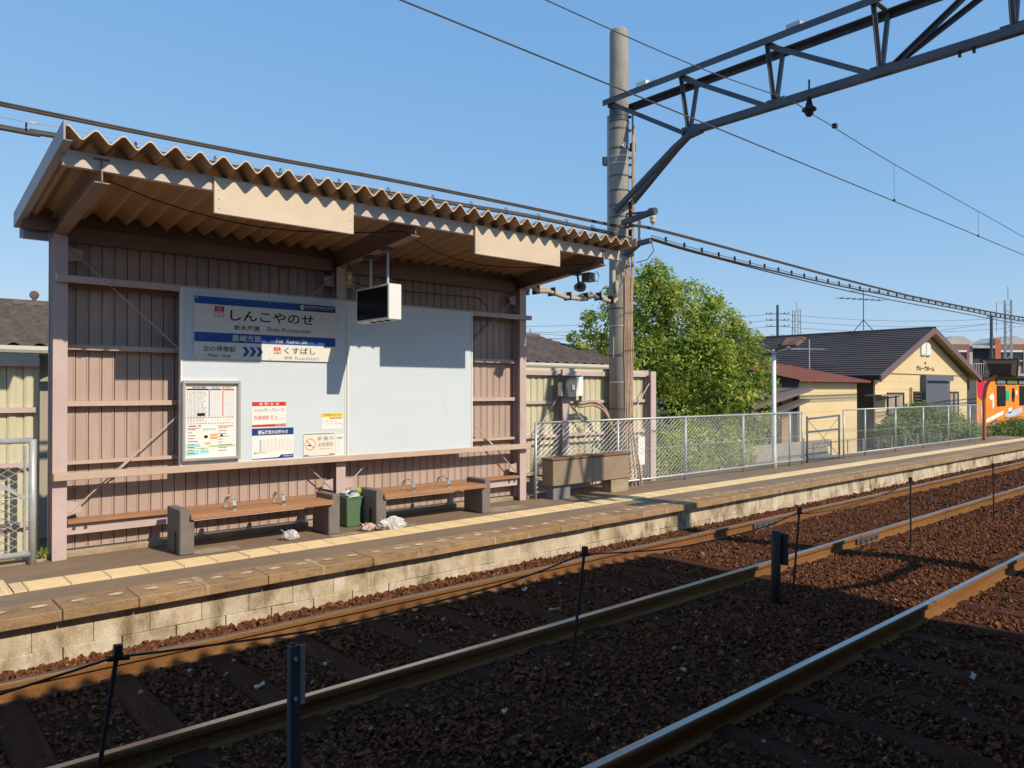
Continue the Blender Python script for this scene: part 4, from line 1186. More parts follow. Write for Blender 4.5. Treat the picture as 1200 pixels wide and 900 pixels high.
hs = thing("cable_hose", "bent brown cable hoses from the switch box to the pole foot", "hose", (9.0, 8.4, 1.4))
for k in range(2):
    m = MB(); m.tube(smooth_pts([(8.66, 8.40, 1.46 - .05 * k), (8.8, 8.38, 1.40 - .05 * k), (9.1, 8.36, 1.43 - .06 * k), (9.35, 8.34, 1.30 - .05 * k), (9.5, 8.32, 1.0), (9.62, 8.3, .86)], 4), .022, 7); m.build("hose", brownc, hs, smooth=True)
pb = thing("white_plate", "tall blank white plate fixed behind the mesh at the pole foot", "plate", (10.16, 8.25, .33))
m = MB(); m.box(10.08, 10.26, 8.24, 8.26, .335, .815); m.build("plate", white, pb)
m = MB(); m.box(10.13, 10.21, 8.26, 8.30, .0, .5); m.build("stake", galv, pb)

# ================================================================= CHAIN LINK FENCES
def mesh_strands(m, x0, x1, y, z0, z1, pitch, r, slope=.68):
    h = (z1 - z0) / slope
    for sg in (1, -1):
        k0 = x0 - h; x = k0
        while x < x1 + h:
            a, c = (x, z0), (x + h, z1)
            if sg < 0: a, c = (x + h, z0), (x, z1)
            # clip to x0..x1
            p, q = Vector((a[0], a[1])), Vector((c[0], c[1]))
            if p.x > q.x: p, q = q, p
            if q.x > x0 and p.x < x1:
                if p.x < x0: p = p.lerp(q, (x0 - p.x) / (q.x - p.x))
                if q.x > x1: q = p.lerp(q, (x1 - p.x) / (q.x - p.x))
                yy = y + sg * r
                s_ = Vector((0, r, 0)); d_ = (q - p).normalized(); nrm = Vector((-d_.y, 0, d_.x)) * r
                P3, Q3 = Vector((p.x, yy, p.y)), Vector((q.x, yy, q.y))
                vs = [P3 + nrm, P3 - nrm * .5 + s_, P3 - nrm * .5 - s_, Q3 + nrm, Q3 - nrm * .5 + s_, Q3 - nrm * .5 - s_]
                m.add(vs, [(0, 1, 4, 3), (1, 2, 5, 4), (2, 0, 3, 5)])
            x += pitch
def chain_fence(label, posts, y, r=.021, top=1.14, wr=.0023):
    x0, x1 = posts[0], posts[-1]
    t = thing("chain_link_fence", label, "fence", ((x0 + x1) / 2, y, 0))
    for px in posts:
        m = MB(); m.cyl((px, y, -.1), (px, y, top), r, n=10); m.build("post", galv, t, smooth=True)
    for z in (top - .01, .10):
        m = MB(); m.cyl((x0, y, z), (x1, y, z), r * .85, n=10); m.build("rail", galv, t, smooth=True)
    m = MB(); m.cyl((x0, y, .62), (x1, y, .62), .004, n=5); m.build("tension_wire", galv, t)
    m = MB(); mesh_strands(m, x0, x1, y, .11, top - .02, .110, wr)
    tag(m.build("wire_mesh", galv, t), kind='stuff')
    return t
chain_fence("galvanised chain link fence in front of the tree and concrete pole", [7.60, 9.45, 11.30, 13.20, 15.0, 15.54], 8.15)
chain_fence("far galvanised chain link fence in front of the cream house", [17.60, 18.75, 20.55, 22.4, 24.3, 26.1, 27.15], 8.2, .019, 1.16, .0010)
cg = chain_fence("short chain link panel at the platform edge left of the shelter", [-.55, 1.25], 8.2, .032, 1.16)
m = MB(); m.cyl((1.19, 8.2, .1), (1.19, 8.2, 1.1), .012, n=8); m.build("stretcher_bar", galv, cg)
m = MB(); m.bar((1.19, 8.19, .62), (.5, 8.19, 1.1), .006, .03); m.bar((.9, 8.19, .62), (.5, 8.19, .3), .006, .02); m.build("brace", galv, cg)
# gate with crossed wires
gtb = flat("gate_blue_grey", (.10, .15, .20))
ga = thing("platform_gate", "open blue grey bar gate with crossed wires between the mesh fences", "gate", (16.7, 8.25, 0))
for x in (15.95, 17.48):
    m = MB(); m.cyl((x, 8.25, -.1), (x, 8.25, 1.03), .022, n=10); m.build("post", gtb, ga, smooth=True)
for z0_, z1_ in ((.97, 1.02), (.68, .70), (.09, .06)):
    m = MB(); m.cyl((15.95, 8.25, z0_), (17.48, 8.25, z1_), .022 if z0_ > .1 else .035, n=10); m.build("bar", gtb, ga, smooth=True)
for a, c in (((15.97, .10), (17.46, .98)), ((15.97, .95), (17.46, .08))):
    m = MB(); m.cyl((a[0], 8.25, a[1]), (c[0], 8.25, c[1]), .006, n=6); m.build("cross_wire", gtb, ga)
m = MB(); m.cyl((15.78, 8.25, -.1), (15.78, 8.25, .55), .02, n=8); m.build("stop_post", gtb, ga)

# brown cabinet in front of the mesh
bc = thing("trough_cabinet", "long brown steel cabinet on concrete feet before the mesh fence", "cabinet", (8.5, 8.0, 0))
m = MB(); m.box(7.70, 9.42, 7.88, 8.12, .205, .585); m.build("cabinet_body", boxm, bc, bevel=.008)
m = MB(); m.box(7.67, 9.45, 7.86, 8.125, .586, .612); m.build("lid", boxrim, bc, bevel=.005)
m = MB(); m.rectxz(8.54, 8.545, .21, .58, 7.877); m.build("seam", boxrim, bc)
m = MB(); m.box(7.76, 8.12, 7.94, 8.10, -.01, .204); m.build("foot", flat("foot_grey", (.20, .21, .22)), bc, bevel=.006)
m = MB(); m.box(9.0, 9.42, 7.90, 8.10, -.01, .204); m.build("foot", kerbm, bc, bevel=.006)

# lamp post
lp = thing("lamp_post", "white steel lamp post with two dark lamp heads beside the mesh fence", "lamp", (14.45, 8.2, 0))
m = MB(); m.tube([(14.45, 8.2, -.05), (14.45, 8.2, .3), (14.45, 8.2, 2.42)], [.055, .045, .042], 14); m.build("pole", white, lp, smooth=True)
m = MB(); m.cyl((14.45, 8.2, 2.34), (14.45, 8.2, 2.46), .05, n=12); m.build("pole_cap", galv, lp, smooth=True)
m = MB(); m.bar((14.45, 8.2, 2.42), (14.45, 8.12, 2.45), .05, .05); m.bar((14.45, 8.12, 2.45), (14.45, 7.87, 2.50), .15, .045); m.build("lamp_head", steel, lp)
m = MB(); m.bar((14.45, 8.2, 2.38), (14.45, 8.28, 2.375), .05, .05); m.bar((14.45, 8.28, 2.375), (14.45, 8.42, 2.37), .13, .045); m.build("lamp_head", steel, lp)
m = MB(); m.bar((14.45, 8.10, 2.425), (14.45, 7.88, 2.472), .11, .006); m.build("lamp_glass", white, lp)

# ================================================================= MARKER RODS, ROPE AND POSTS BETWEEN THE TRACKS
RODS = [(.80, .93, .42), (3.93, 4.09, .445), (7.13, 7.28, .41), (10.10, 10.10, .50), (13.30, 13.27, .47), (-2.4, -2.3, .42)]
labels = ["leaning black marker rod nearest the left corner of the tracks", "leaning black marker rod opposite the right bench", "leaning black marker rod behind the stub post with a plate", "upright thin marker rod midway down the track bed", "farthest thin upright marker rod between the tracks", "marker rod standing outside the left edge of the view"]
for (xb_, xt_, zt_), lb in zip(RODS, labels):
    t = thing("marker_rod", lb, "marker rod", (xb_, 3.85, -.44), "marker rods between the tracks")
    m = MB(); m.cyl((xb_, 3.85, -.5), (xt_, 3.85, zt_), .011, n=8); m.build("rod", black, t)
    m = MB(); m.bar((xt_ - .003, 3.85, zt_ - .05), (xt_, 3.85, zt_ + .012), .034, .034); m.cyl((xt_ - .045, 3.85, zt_ - .045), (xt_ + .05, 3.85, zt_ - .055), .013, n=6); m.build("rope_holder", black, t)
rp = thing("barrier_rope", "slack black rope tied from rod to rod between the tracks", "rope", (.93, 3.85, .38))
tp = [(xt_, zt_ - .045) for _, xt_, zt_ in (RODS[5], RODS[0], RODS[1], RODS[2])]
for (a, za), (c, zc) in zip(tp, tp[1:]):
    m = MB(); m.tube([(a + (c - a) * k / 14, 3.85 + .012 * sin(k), za + (zc - za) * k / 14 - .10 * 4 * (k / 14) * (1 - k / 14)) for k in range(15)], .006, 6); m.build("rope_span", black, rp)
m = MB(); m.tube([(7.28, 3.85, .36), (7.5, 3.86, .33), (8.2, 3.85, .31), (9.2, 3.84, .36), (10.1, 3.85, .44)], .006, 6); m.build("rope_span", black, rp)
s1 = thing("sign_post", "grey channel steel post seen from behind in the foreground shade", "post", (1.6, 3.43, -.44))
m = MB(); m.box(1.572, 1.622, 3.40, 3.408, -.5, .39); m.box(1.572, 1.580, 3.408, 3.44, -.5, .39); m.box(1.614, 1.622, 3.408, 3.44, -.5, .39); m.build("channel", flat("post_blue_grey", (.075, .082, .092)), s1)
m = MB(); m.box(1.628, 1.652, 3.41, 3.416, .10, .385); m.build("sign_plate", galv, s1)
for zz in (.14, .33):
    m = MB(); m.cyl((1.597, 3.400, zz), (1.597, 3.388, zz), .010, n=6); m.build("bolt", galv, s1)
m = MB(); m.lathe([(.0, .03), (.07, .03), (.095, 0), (.095, -.06)], (1.597, 3.42, -.435), 10); m.build("footing", kerbm, s1)
s2 = thing("stub_post", "short round rusty stub post with a dark upright plate between the tracks", "post", (6.55, 3.70, -.44))
m = MB(); m.cyl((6.53, 3.70, -.5), (6.56, 3.70, .285), .043, n=14); m.build("post", flat("dark_rust", (.06, .045, .04)), s2, smooth=True)
m = MB(); m.box(6.592, 6.606, 3.605, 3.705, -.03, .265); m.build("plate", flat("dark_plate", (.055, .05, .05)), s2)
# pale pieces of litter and pale stones among the ballast
LIT = ((2.10, 5.02, .10, .028, .4, "pale flat strip lying on the dark ballast beyond the grey channel post"),
       (1.83, 5.62, .03, .022, .2, "small round pale cap on the ballast by the far rail"),
       (2.62, 5.09, .035, .025, 1, "crumpled white scrap between the far track's rails behind the channel post"),
       (5.14, 5.67, .13, .03, .5, "forked white scrap near the far rail right of the leaning rod"),
       (4.87, 4.97, .12, .02, -.4, "thin pale stick between the rails near the leaning rod"),
       (5.96, 1.86, .12, .03, .2, "pale star shaped scrap in the near track's right corner"),
       (3.05, 3.55, .04, .03, 0, "white lump on the dark ballast between the two tracks"),
       (4.46, 3.24, .04, .03, .8, "bluish white lump on the ballast close to the near rail"),
       (9.0, 5.1, .3, .035, .3, "long pale splinter on the sunlit sleepers near the rail joints"))
for i, (x, y, a, b_, rz, lb) in enumerate(LIT):
    m = MB(); c_, s_ = cos(rz), sin(rz)
    z = bed_z(x, y) + .026
    m.prism([(x + u * c_ - v * s_, y + u * s_ + v * c_, z + .01 * ((k % 2) - .5)) for k, (u, v) in enumerate(((-a / 2, -b_ / 2), (a * .1, -b_ * .7), (a * .4, -b_ * .2), (a / 2, b_ / 2), (0, b_ * .3), (-a * .4, b_ * .55)))], (0, 0, .012))
    tag(m.build("litter_scrap", flat("scrap_cream", (.46, .39, .31)) if i % 3 else dotm, origin=(x, y, z)), lb, "litter", "pale scraps on the ballast")
np_ = 90
pxs = NR.uniform(1.0, 11, np_); pys = np.array([[NR.uniform(2.8, 4.2), NR.uniform(4.6, 5.7), NR.uniform(1.4, 2.4)][k % 3] for k in range(np_)])
prr = NR.uniform(.007, .022, np_)
Vp = np.einsum('nij,nkj->nki', rand_rot(np_), IV[None] * (1 + NR.uniform(-.35, .35, (np_, 8, 3))) * prr[:, None, None] * np.array([1.2, 1, .7]))
Vp += np.stack([pxs, pys, np.array([bed_z(a, c) for a, c in zip(pxs, pys)]) + .022], -1)[:, None, :]
Fp = (IF[None] + (np.arange(np_) * 8)[:, None, None]).reshape(-1, 3)
tag(mesh_np("pale_gravel", Vp.reshape(-1, 3), Fp, flat("pale_stone", (.30, .24, .18), .9)), "scattered pale stones among the dark ballast", kind='stuff')

# ================================================================= TREES AND PLANTS
def leaf_mesh(name, m_, parent, cen, rad, n, size, up=.35, shell=.55, org=(0, 0, 0)):
    """n leaf blades scattered through an ellipsoid list: many small faces with gaps"""
    cen = np.array(cen); rad = np.array(rad)
    w = np.prod(rad, axis=1) ** .75; idx = NR.choice(len(cen), n, p=w / w.sum())
    dirs = NR.normal(size=(n, 3)); dirs /= np.linalg.norm(dirs, axis=1)[:, None]
    rr = (shell + (1 - shell) * NR.rand(n)) * (1 + .10 * NR.normal(size=n))
    # clump the leaves: pull towards random twig ends
    twig = NR.normal(size=(len(cen), 60, 3)); twig /= np.linalg.norm(twig, axis=2)[:, :, None]
    tw = twig[idx, NR.randint(0, 60, n)]
    mixv = .74
    dirs = dirs * (1 - mixv) + tw * mixv; dirs /= np.maximum(np.linalg.norm(dirs, axis=1)[:, None], .3)
    pos = cen[idx] + dirs * rad[idx] * rr[:, None]
    pos[:, 2] = np.maximum(pos[:, 2], -.42)
    nor = dirs * .7 + NR.normal(size=(n, 3)) * .42 + np.array([0, 0, up]); nor /= np.linalg.norm(nor, axis=1)[:, None]
    t = np.cross(nor, NR.normal(size=(n, 3))); t /= np.maximum(np.linalg.norm(t, axis=1)[:, None], 1e-6)
    b_ = np.cross(nor, t)
    L = size * NR.uniform(.6, 1.3, n)[:, None]; Wd = L * .42
    V = np.stack([pos - t * L * .5, pos + b_ * Wd * .5, pos + t * L * .5 - nor * L * .08, pos - b_ * Wd * .5], 1)
    F = np.arange(n * 4).reshape(n, 4)
    o = mesh_np(name, (V.reshape(-1, 3) - np.array(org)), F, m_)
    o.parent = parent
    return o
tr = thing("broadleaf_tree", "bushy bright green tree behind the mesh fence right of the concrete pole", "tree", (16.1, 12.0, -.5))
c0 = np.array([16.1, 12.0]); Rv = np.array([.752, -.659]); Hv = np.array([.659, .752])
blobs = [(-.62, 3.85, 0, .92), (-.5, 4.55, 0, .42), (-.1, 4.12, .2, .55), (-1.15, 3.85, .1, .72), (.45, 3.6, 0, .95), (-1.75, 3.25, .2, .68), (-2.25, 2.75, .2, .5), (-2.3, 2.2, .3, .45), (1.0, 3.32, .1, .80), (1.55, 2.75, -.1, .75), (2.0, 2.2, 0, .66), (2.25, 1.6, .1, .5), (.3, 2.3, -.5, 1.15), (-1.0, 2.2, -.3, 1.0), (1.1, 1.5, -.5, .95), (-.3, .95, -.6, 1.0), (1.9, .8, -.2, .75), (.9, .3, -.6, .9), (-1.5, 1.2, .2, .8), (1.75, .05, -.3, .7), (.0, 3.0, .9, 1.2), (1.0, 2.0, 1.2, 1.2), (-.9, 2.2, 1.2, 1.1)]
blobs += [(q[0] + q[3] * .8 * cos(a), q[1] + q[3] * .75 * abs(sin(a)), q[2], .24) for q in blobs[:13] for a in (.5, 1.4, 2.5)]
cen = [(*(c0 + Rv * s_ + Hv * d_), z) for s_, z, d_, r in blobs]; rad = [(r, r, r * .9) for *_, r in blobs]
leaf_mesh("crown", leafm, tr, cen, rad, 52000, .115, shell=.70, org=ORG[tr.name])
m = MB(); m.tube([(16.1, 12.0, -.55), (16.05, 12.05, .8), (15.95, 12.0, 2.2), (15.8, 12.05, 4.0)], [.17, .14, .10, .03], 10)
m.build("trunk", barkm, tr, smooth=True)
for a, c, r in (((16.05, 12.05, .9), (17.2, 11.2, 2.3), .06), ((16.0, 12, 1.4), (14.7, 12.9, 2.8), .06), ((15.95, 12, 2.0), (16.6, 11.6, 3.4), .05), ((15.95, 12, 1.8), (15.2, 11.5, 2.6), .045), ((16.05, 12.0, .5), (17.0, 11.4, 1.1), .05)):
    m = MB(); m.tube([a, ((a[0] + c[0]) / 2, (a[1] + c[1]) / 2, (a[2] + c[2]) / 2 + .12), c], [r, r * .7, r * .25], 8); m.build("limb", barkm, tr, smooth=True)
bu = thing("garden_bush", "wide dusty green bush in front of the cream house wall", "bush", (28.4, 10.2, -.5))
bb = [(25.6, 10.3, .1, .8), (26.6, 10.2, .35, .95), (27.9, 10.2, .35, 1.0), (29.1, 10.3, .35, .95), (30.3, 10.3, .2, .9), (31.4, 10.4, .15, .8), (28.5, 10.6, .65, .7)]
leaf_mesh("foliage", bushm, bu, [(x, y, z) for x, y, z, r in bb], [(r, r, r * .8) for *_, r in bb], 15000, .12, org=ORG[bu.name])
m = MB()
for x in (26.2, 27.6, 28.9, 30.4): m.tube([(x, 10.3, -.55), (x + .1, 10.25, .1), (x + .3, 10.2, .6)], [.04, .03, .01], 6)
m.build("stems", barkm, bu)
wd = []
for k in range(26): wd.append((31 + .55 * k + R.uniform(-.2, .2), 9.4 + R.uniform(-.8, 1.2), -.05 + R.uniform(-.2, .15), R.uniform(.4, .7)))
sh_ = leaf_mesh("roadside_weeds", bushm, None, [(x, y, z) for x, y, z, r in wd], [(r, r, r * .8) for *_, r in wd], 12000, .12)
tag(sh_, "rough green weeds beyond the platform end", kind='stuff')
# low green hedge between the mesh fence and the shed
hd = thing("low_hedge", "low leafy hedge filling the gap below the tree behind the mesh", "hedge", (13.6, 9.6, -.5))
hb = [(12.2, 9.9, .1, .6), (13.0, 9.8, .2, .65), (13.9, 9.7, .15, .6), (14.8, 9.8, .2, .6), (15.7, 9.9, .05, .55), (11.5, 10.1, .2, .55)]
leaf_mesh("foliage", leafm, hd, [(x, y, z) for x, y, z, r in hb], [(r, r, r) for *_, r in hb], 6000, .10, org=ORG[hd.name])
wsd = thing("weed_tuft", "little weed sprouting at the foot of the left shelter post", "weed", (1.33, 8.25, .035))
m = MB()
for k in range(9):
    a = k * .7; q = (1.33 + .05 * cos(a), 8.25 + .04 * sin(a), .10 + .02 * (k % 3))
    m.add([(1.33, 8.25, .035), (q[0] - .012, q[1], q[2] - .02), q, (q[0] + .012, q[1], q[2] - .02)], [(0, 1, 2, 3)])
m.build("leaves", leafm, wsd)
tf = thing("dry_grass_tuft", "thin dry grass tuft growing at the near rail in the left foreground", "grass tuft", (1.15, 4.2, -.43))
m = MB()
for k in range(14):
    a = R.uniform(0, 6.28); x, y = 1.15 + .22 * (R.random() - .5), 4.22 + .08 * (R.random() - .5)
    h = R.uniform(.14, .26); q = (x + .07 * cos(a), y + .05 * sin(a), -.43 + h)
    m.add([(x - .003, y, -.44), (x + .003, y, -.44), q], [(0, 1, 2)])
m.build("blades", flat("dry_grass", (.16, .13, .06)), tf)

# ================================================================= BUILDINGS BEHIND
def tiled_roof(m, x0, x1, y0, z0, y1, z1, pitch=.30, amp=.07, rows=11):
    """undulating pan tiles: rows that step, waves along x"""
    nx = int((x1 - x0) / (pitch / 6))
    for r in range(rows):
        ya, yb = y0 + (y1 - y0) * r / rows, y0 + (y1 - y0) * (r + 1) / rows
        za, zb_ = z0 + (z1 - z0) * r / rows, z0 + (z1 - z0) * (r + 1) / rows
        vs = []
        for i in range(nx + 1):
            x = x0 + (x1 - x0) * i / nx; w = amp * (.5 + .5 * cos(2 * pi * (x - x0) / pitch))
            vs += [(x, ya, za - .012 + w), (x, ya, za + .03 + w), (x, yb, zb_ + .004 + w)]
        m.add(vs, [f for i in range(nx) for f in ((3 * i, 3 * i + 3, 3 * i + 4, 3 * i + 1), (3 * i + 1, 3 * i + 4, 3 * i + 5, 3 * i + 2))])
oh = thing("tiled_house", "low house with weathered brown tiled roof directly behind the platform fences", "house", (6, 13.5, -.5))
m = MB(); m.box(-6, 13.6, 12.5, 18.5, -.5, 2.15); m.build("wall", flat("old_plaster", (.38, .33, .27)), oh)
m = MB(); tiled_roof(m, -6.5, 14.3, 11.95, 2.20, 15.2, 3.05); m.build("roof", oldtile, oh)
m = MB(); tiled_roof(m, -6.5, 14.3, 19.0, 2.10, 15.2, 3.05); rback = m.build("rear_roof", oldtile, oh)
m = MB(); m.cyl((-6.5, 15.2, 3.08), (14.3, 15.2, 3.08), .09, n=8); m.build("ridge_cap", oldtile, oh)
m = MB(); m.cyl((-6.5, 11.9, 2.16), (14.3, 11.9, 2.16), .055, n=8); m.build("gutter", flat("gutter_cream", (.50, .46, .38)), oh)
m = MB(); m.add([(14.25, 12.0, 2.18), (14.25, 18.9, 2.08), (14.25, 15.2, 3.03)], [(0, 1, 2)]); m.build("gable_board", flat("dark_board", (.10, .085, .075)), oh)
vt = thing("roof_ornament", "small round ornament on the tiled roof ridge left of the shelter", "roof ornament", (2.33, 15.2, 3.15))
m = MB(); m.lathe([(.0, -.02), (.055, -.02), (.075, 0), (.06, .02), (.035, .02), (.03, -.015)], (2.33, 15.2, 3.26), 14, (.3, 1, 0)); m.build("ring", oldtile, vt)
m = MB(); m.box(2.30, 2.36, 15.16, 15.24, 3.12, 3.20); m.build("base", oldtile, vt)
h2 = thing("dark_roof_house", "dark flat hipped roof just showing left of the tree", "house", (20, 21, -.5))
m = MB(); m.box(18.6, 25, 18.8, 24, -.5, 2.8); m.build("wall", flat("grey_plaster", (.25, .25, .25)), h2)
m = MB(); m.add([(18.2, 18.3, 2.75), (25.4, 18.3, 2.75), (25.4, 24.5, 2.75), (18.2, 24.5, 2.75), (19.6, 21, 3.35), (24, 21, 3.35)], [(0, 1, 5, 4), (1, 2, 5), (2, 3, 4, 5), (3, 0, 4)]); m.build("roof", slate, h2)

# cream house with its gable to the tracks
gh = thing("cream_house", "cream gabled house with dark slate roof and grey roller shutter", "house", (33, 16, -.5))
GY, GX0, GX1, AX, AZ = 12.0, 28.27, 37.84, 33.03, 4.12
EZ0, EZ1 = 2.12, 2.20
m = MB()
m.prism([(GX0, GY, -.5), (GX1, GY, -.5), (GX1, GY, 2.2), (AX, GY, 4.0), (GX0, GY, 2.14)], (0, 12.2, 0))
m.build("wall", houseW, gh)
m = MB()
for k in range(8):
    z = -.1 + k * .29
    m.box(GX0 + .02, GX1 - .02, GY - .006, GY - .001, z, z + .010)
m.build("siding_joint", flat("siding_joint_tan", (.60, .465, .27)), gh)  # joint lines in a slightly deeper cream
def slope(name, xa_, za_, rows):
    m = MB()
    yb0, yb1 = 11.62, 24.6
    for r in range(rows):
        t0, t1 = r / rows, (r + 1) / rows
        x0_, z0_ = xa_ + (AX - xa_) * t0, za_ + (AZ - za_) * t0
        x1_, z1_ = xa_ + (AX - xa_) * t1, za_ + (AZ - za_) * t1
        m.add([(x0_, yb0, z0_), (x0_, yb1, z0_), (x1_, yb1, z1_ + .0), (x1_, yb0, z1_ + .0), (x0_, yb0, z0_ + .045), (x0_, yb1, z0_ + .045), (x1_, yb1, z1_ + .012), (x1_, yb0, z1_ + .012)],
              [(4, 7, 6, 5), (0, 4, 5, 1), (0, 3, 7, 4), (1, 5, 6, 2)] if True else [])
        for k in range(3, 12, 3): pass
    return m.build(name, slate, gh)
slope("roof_slope", 27.85, EZ0, 22)
slope("roof_slope", 38.55, EZ1, 22)
m = MB(); m.add([(27.86, 11.66, EZ0 - .03), (27.86, 24.5, EZ0 - .03), (AX, 24.5, AZ - .04), (AX, 11.66, AZ - .04)], [(0, 1, 2, 3)]); m.add([(38.54, 11.66, EZ1 - .03), (AX, 11.66, AZ - .04), (AX, 24.5, AZ - .04), (38.54, 24.5, EZ1 - .03)], [(0, 1, 2, 3)])
m.build("soffit", flat("soffit_cream", (.55, .46, .30)), gh)
m = MB(); m.cyl((AX, 11.6, AZ + .03), (AX, 24.6, AZ + .03), .06, n=6); m.build("ridge_cap", slate, gh)
for (xe, ze) in ((27.82, EZ0), (38.58, EZ1)):
    m = MB(); m.prism([(xe, 11.60, ze - .22), (AX, 11.60, AZ - .20), (AX, 11.60, AZ + .045), (xe, 11.60, ze + .03)], (0, .05, 0)); m.build("bargeboard", bargem, gh)
m = MB(); m.box(27.72, 27.86, 11.6, 24.6, EZ0 - .14, EZ0 - .0); m.build("gutter", flat("gutter_black", (.03, .03, .033)), gh)
m = MB(); m.box(GX0, GX1, GY - .03, GY - .001, 2.235, 2.265); m.build("trim_band", flat("trim_brown", (.25, .20, .14)), gh)
for (a, c) in ((32.5, 32.95), (33.02, 33.46)):
    m = MB(); m.box(a, c, GY - .06, GY - .001, 3.02, 3.56); v_ = m.build("attic_vent", white, gh)
    m = MB(); m.box(a + .08, c - .08, GY - .075, GY - .061, 3.02, 3.07); m.build("vent_lip", alu, v_)
def win(x0, x1, z0, z1, fr=.06, kind=0, y=GY):
    m = MB()
    for a in ((x0, x1, z0, z0 + fr), (x0, x1, z1 - fr, z1), (x0, x0 + fr, z0 + fr, z1 - fr), (x1 - fr, x1, z0 + fr, z1 - fr), ((x0 + x1) / 2 - fr / 2, (x0 + x1) / 2 + fr / 2, z0 + fr, z1 - fr)):
        m.box(a[0], a[1], y - .06, y - .001, a[2], a[3])
    f = m.build("window", flat("window_frame_dark", (.055, .05, .05)), gh)
    if kind == 0:
        for (a, c) in ((x0 + fr + .02, (x0 + x1) / 2 - fr), ((x0 + x1) / 2 + fr * .7, x1 - fr - .02)):
            m = MB(); k = 7
            m.strip([(a + (c - a) * i / (2 * k), y - .03 - .012 * (i % 2), z0 + fr) for i in range(2 * k + 1)], (0, 0, z1 - z0 - 2 * fr)); m.build("curtain", curtain, f)
    else:
        m = MB()
        for k in range(9): m.bar((x0 + fr, y - .035, z0 + .12 + k * (z1 - z0 - .2) / 9), (x1 - fr, y - .035, z0 + .12 + k * (z1 - z0 - .2) / 9), .03, .045, (0, .5, 1))
        m.build("louver", flat("louver_grey", (.10, .105, .11)), f)
    m = MB(); m.rectxz(x0 + fr, x1 - fr, z0 + fr, z1 - fr, y - .012); m.build("pane", darkwin, f)
win(29.27, 30.77, .62, 1.52)
win(31.78, 32.45, .30, 1.56, .08, 1)
win(35.56, 36.66, .40, 1.55)
m = MB(); m.box(32.62, 35.55, GY - .22, GY - .001, 2.00, 2.22); m.box(32.50, 32.62, GY - .22, GY - .001, -.5, 2.22); rs = m.build("shutter_housing", shutterm, gh)
m = MB()
for k in range(26): m.box(32.64, 35.52, GY - .08 - .012 * (k % 2), GY - .02, -.45 + k * .094, -.45 + (k + 1) * .094 - .006)
m.build("roller_slats", shutterm, gh)
m = MB(); m.text("グループホーム", 32.05, 33.95, 2.40, 2.60, GY - .02, .03); m.disc(33.0, 2.72, .06, .07, GY - .02, 5); tag(m.build("wall_lettering", flat("lettering_brown", (.05, .03, .02)), gh))
m = MB(); m.cyl((31.45, GY - .06, -.5), (31.45, GY - .06, 1.72), .04, n=8); m.build("downpipe", flat("downpipe_tan", (.45, .30, .12)), gh)
m = MB(); m.box(GX0 - .9, 29.25, GY - .6, GY - .02, 1.40, 1.45); m.bar((GX0, GY - .05, 1.24), (29.2, GY - .5, 1.40), .04, .04); m.build("door_canopy", flat("canopy_grey", (.30, .26, .24)), gh)
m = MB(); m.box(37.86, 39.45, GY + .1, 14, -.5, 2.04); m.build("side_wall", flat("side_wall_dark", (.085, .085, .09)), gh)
m = MB(); m.box(GX0 - .012, GX0 - .002, 12.06, 18.5, -.5, 2.1); m.build("side_wall_sheet", mat("side_sheet_brown", (.12, .075, .05), None, 2, .95, spec=0), gh)  # dark brown sheet over the left side wall
# aerials
def aerial(label, x, y, z0, z1, L, m_):
    t = thing("tv_aerial", label, "aerial", (x, y, z0))
    m = MB(); m.cyl((x, y, z0), (x, y, z1), .022, n=6); m.build("mast", m_, t)
    m = MB(); m.bar((x - L * .6, y + L * .2, z1 - .35), (x + L * .45, y - L * .15, z1 - .33), .03, .03)
    for k in range(8):
        f = k / 7; q = Vector((x - L * .6 + L * 1.05 * f, y + L * .2 - L * .35 * f, z1 - .34)); m.cyl(q - Vector((.08, .24, 0)), q + Vector((.08, .24, 0)), .009, n=5)
    m.build("boom", m_, t)
    if z1 - z0 > 1.6:
        m = MB(); m.bar((x - L * .3, y + L * .1, z1 - .0), (x + L * .4, y - L * .15, z1 + .02), .025, .025); m.build("upper_boom", m_, t)
        for a in range(4):
            m = MB(); m.cyl((x + .45 * cos(a * 1.57 + .4), y + .45 * sin(a * 1.57 + .4), z0 - .05), (x, y, z0 + .5), .018, n=5); m.build("leg", m_, t)
    return t
aerial("tall tv aerial on four legs on the cream house ridge", 33.03, 14.5, 4.16, 5.9, 2.2, steel)
aerial("small tv aerial on a thin pale mast above the red roofed shed", 25.3, 13.0, 1.9, 3.4, 1.3, galv)
rv = thing("roof_vent", "small rusty roof hatch lying on the dark slate slope", "roof vent", (31.9, 17.0, 3.6))
m = MB(); m.prism([(31.5, 16.75, 3.50), (32.3, 16.75, 3.85), (32.25, 16.75, 4.0), (31.95, 16.75, 4.0), (31.45, 16.75, 3.64)], (0, .75, 0)); m.build("hood", flat("hatch_rust", (.22, .125, .09)), rv)
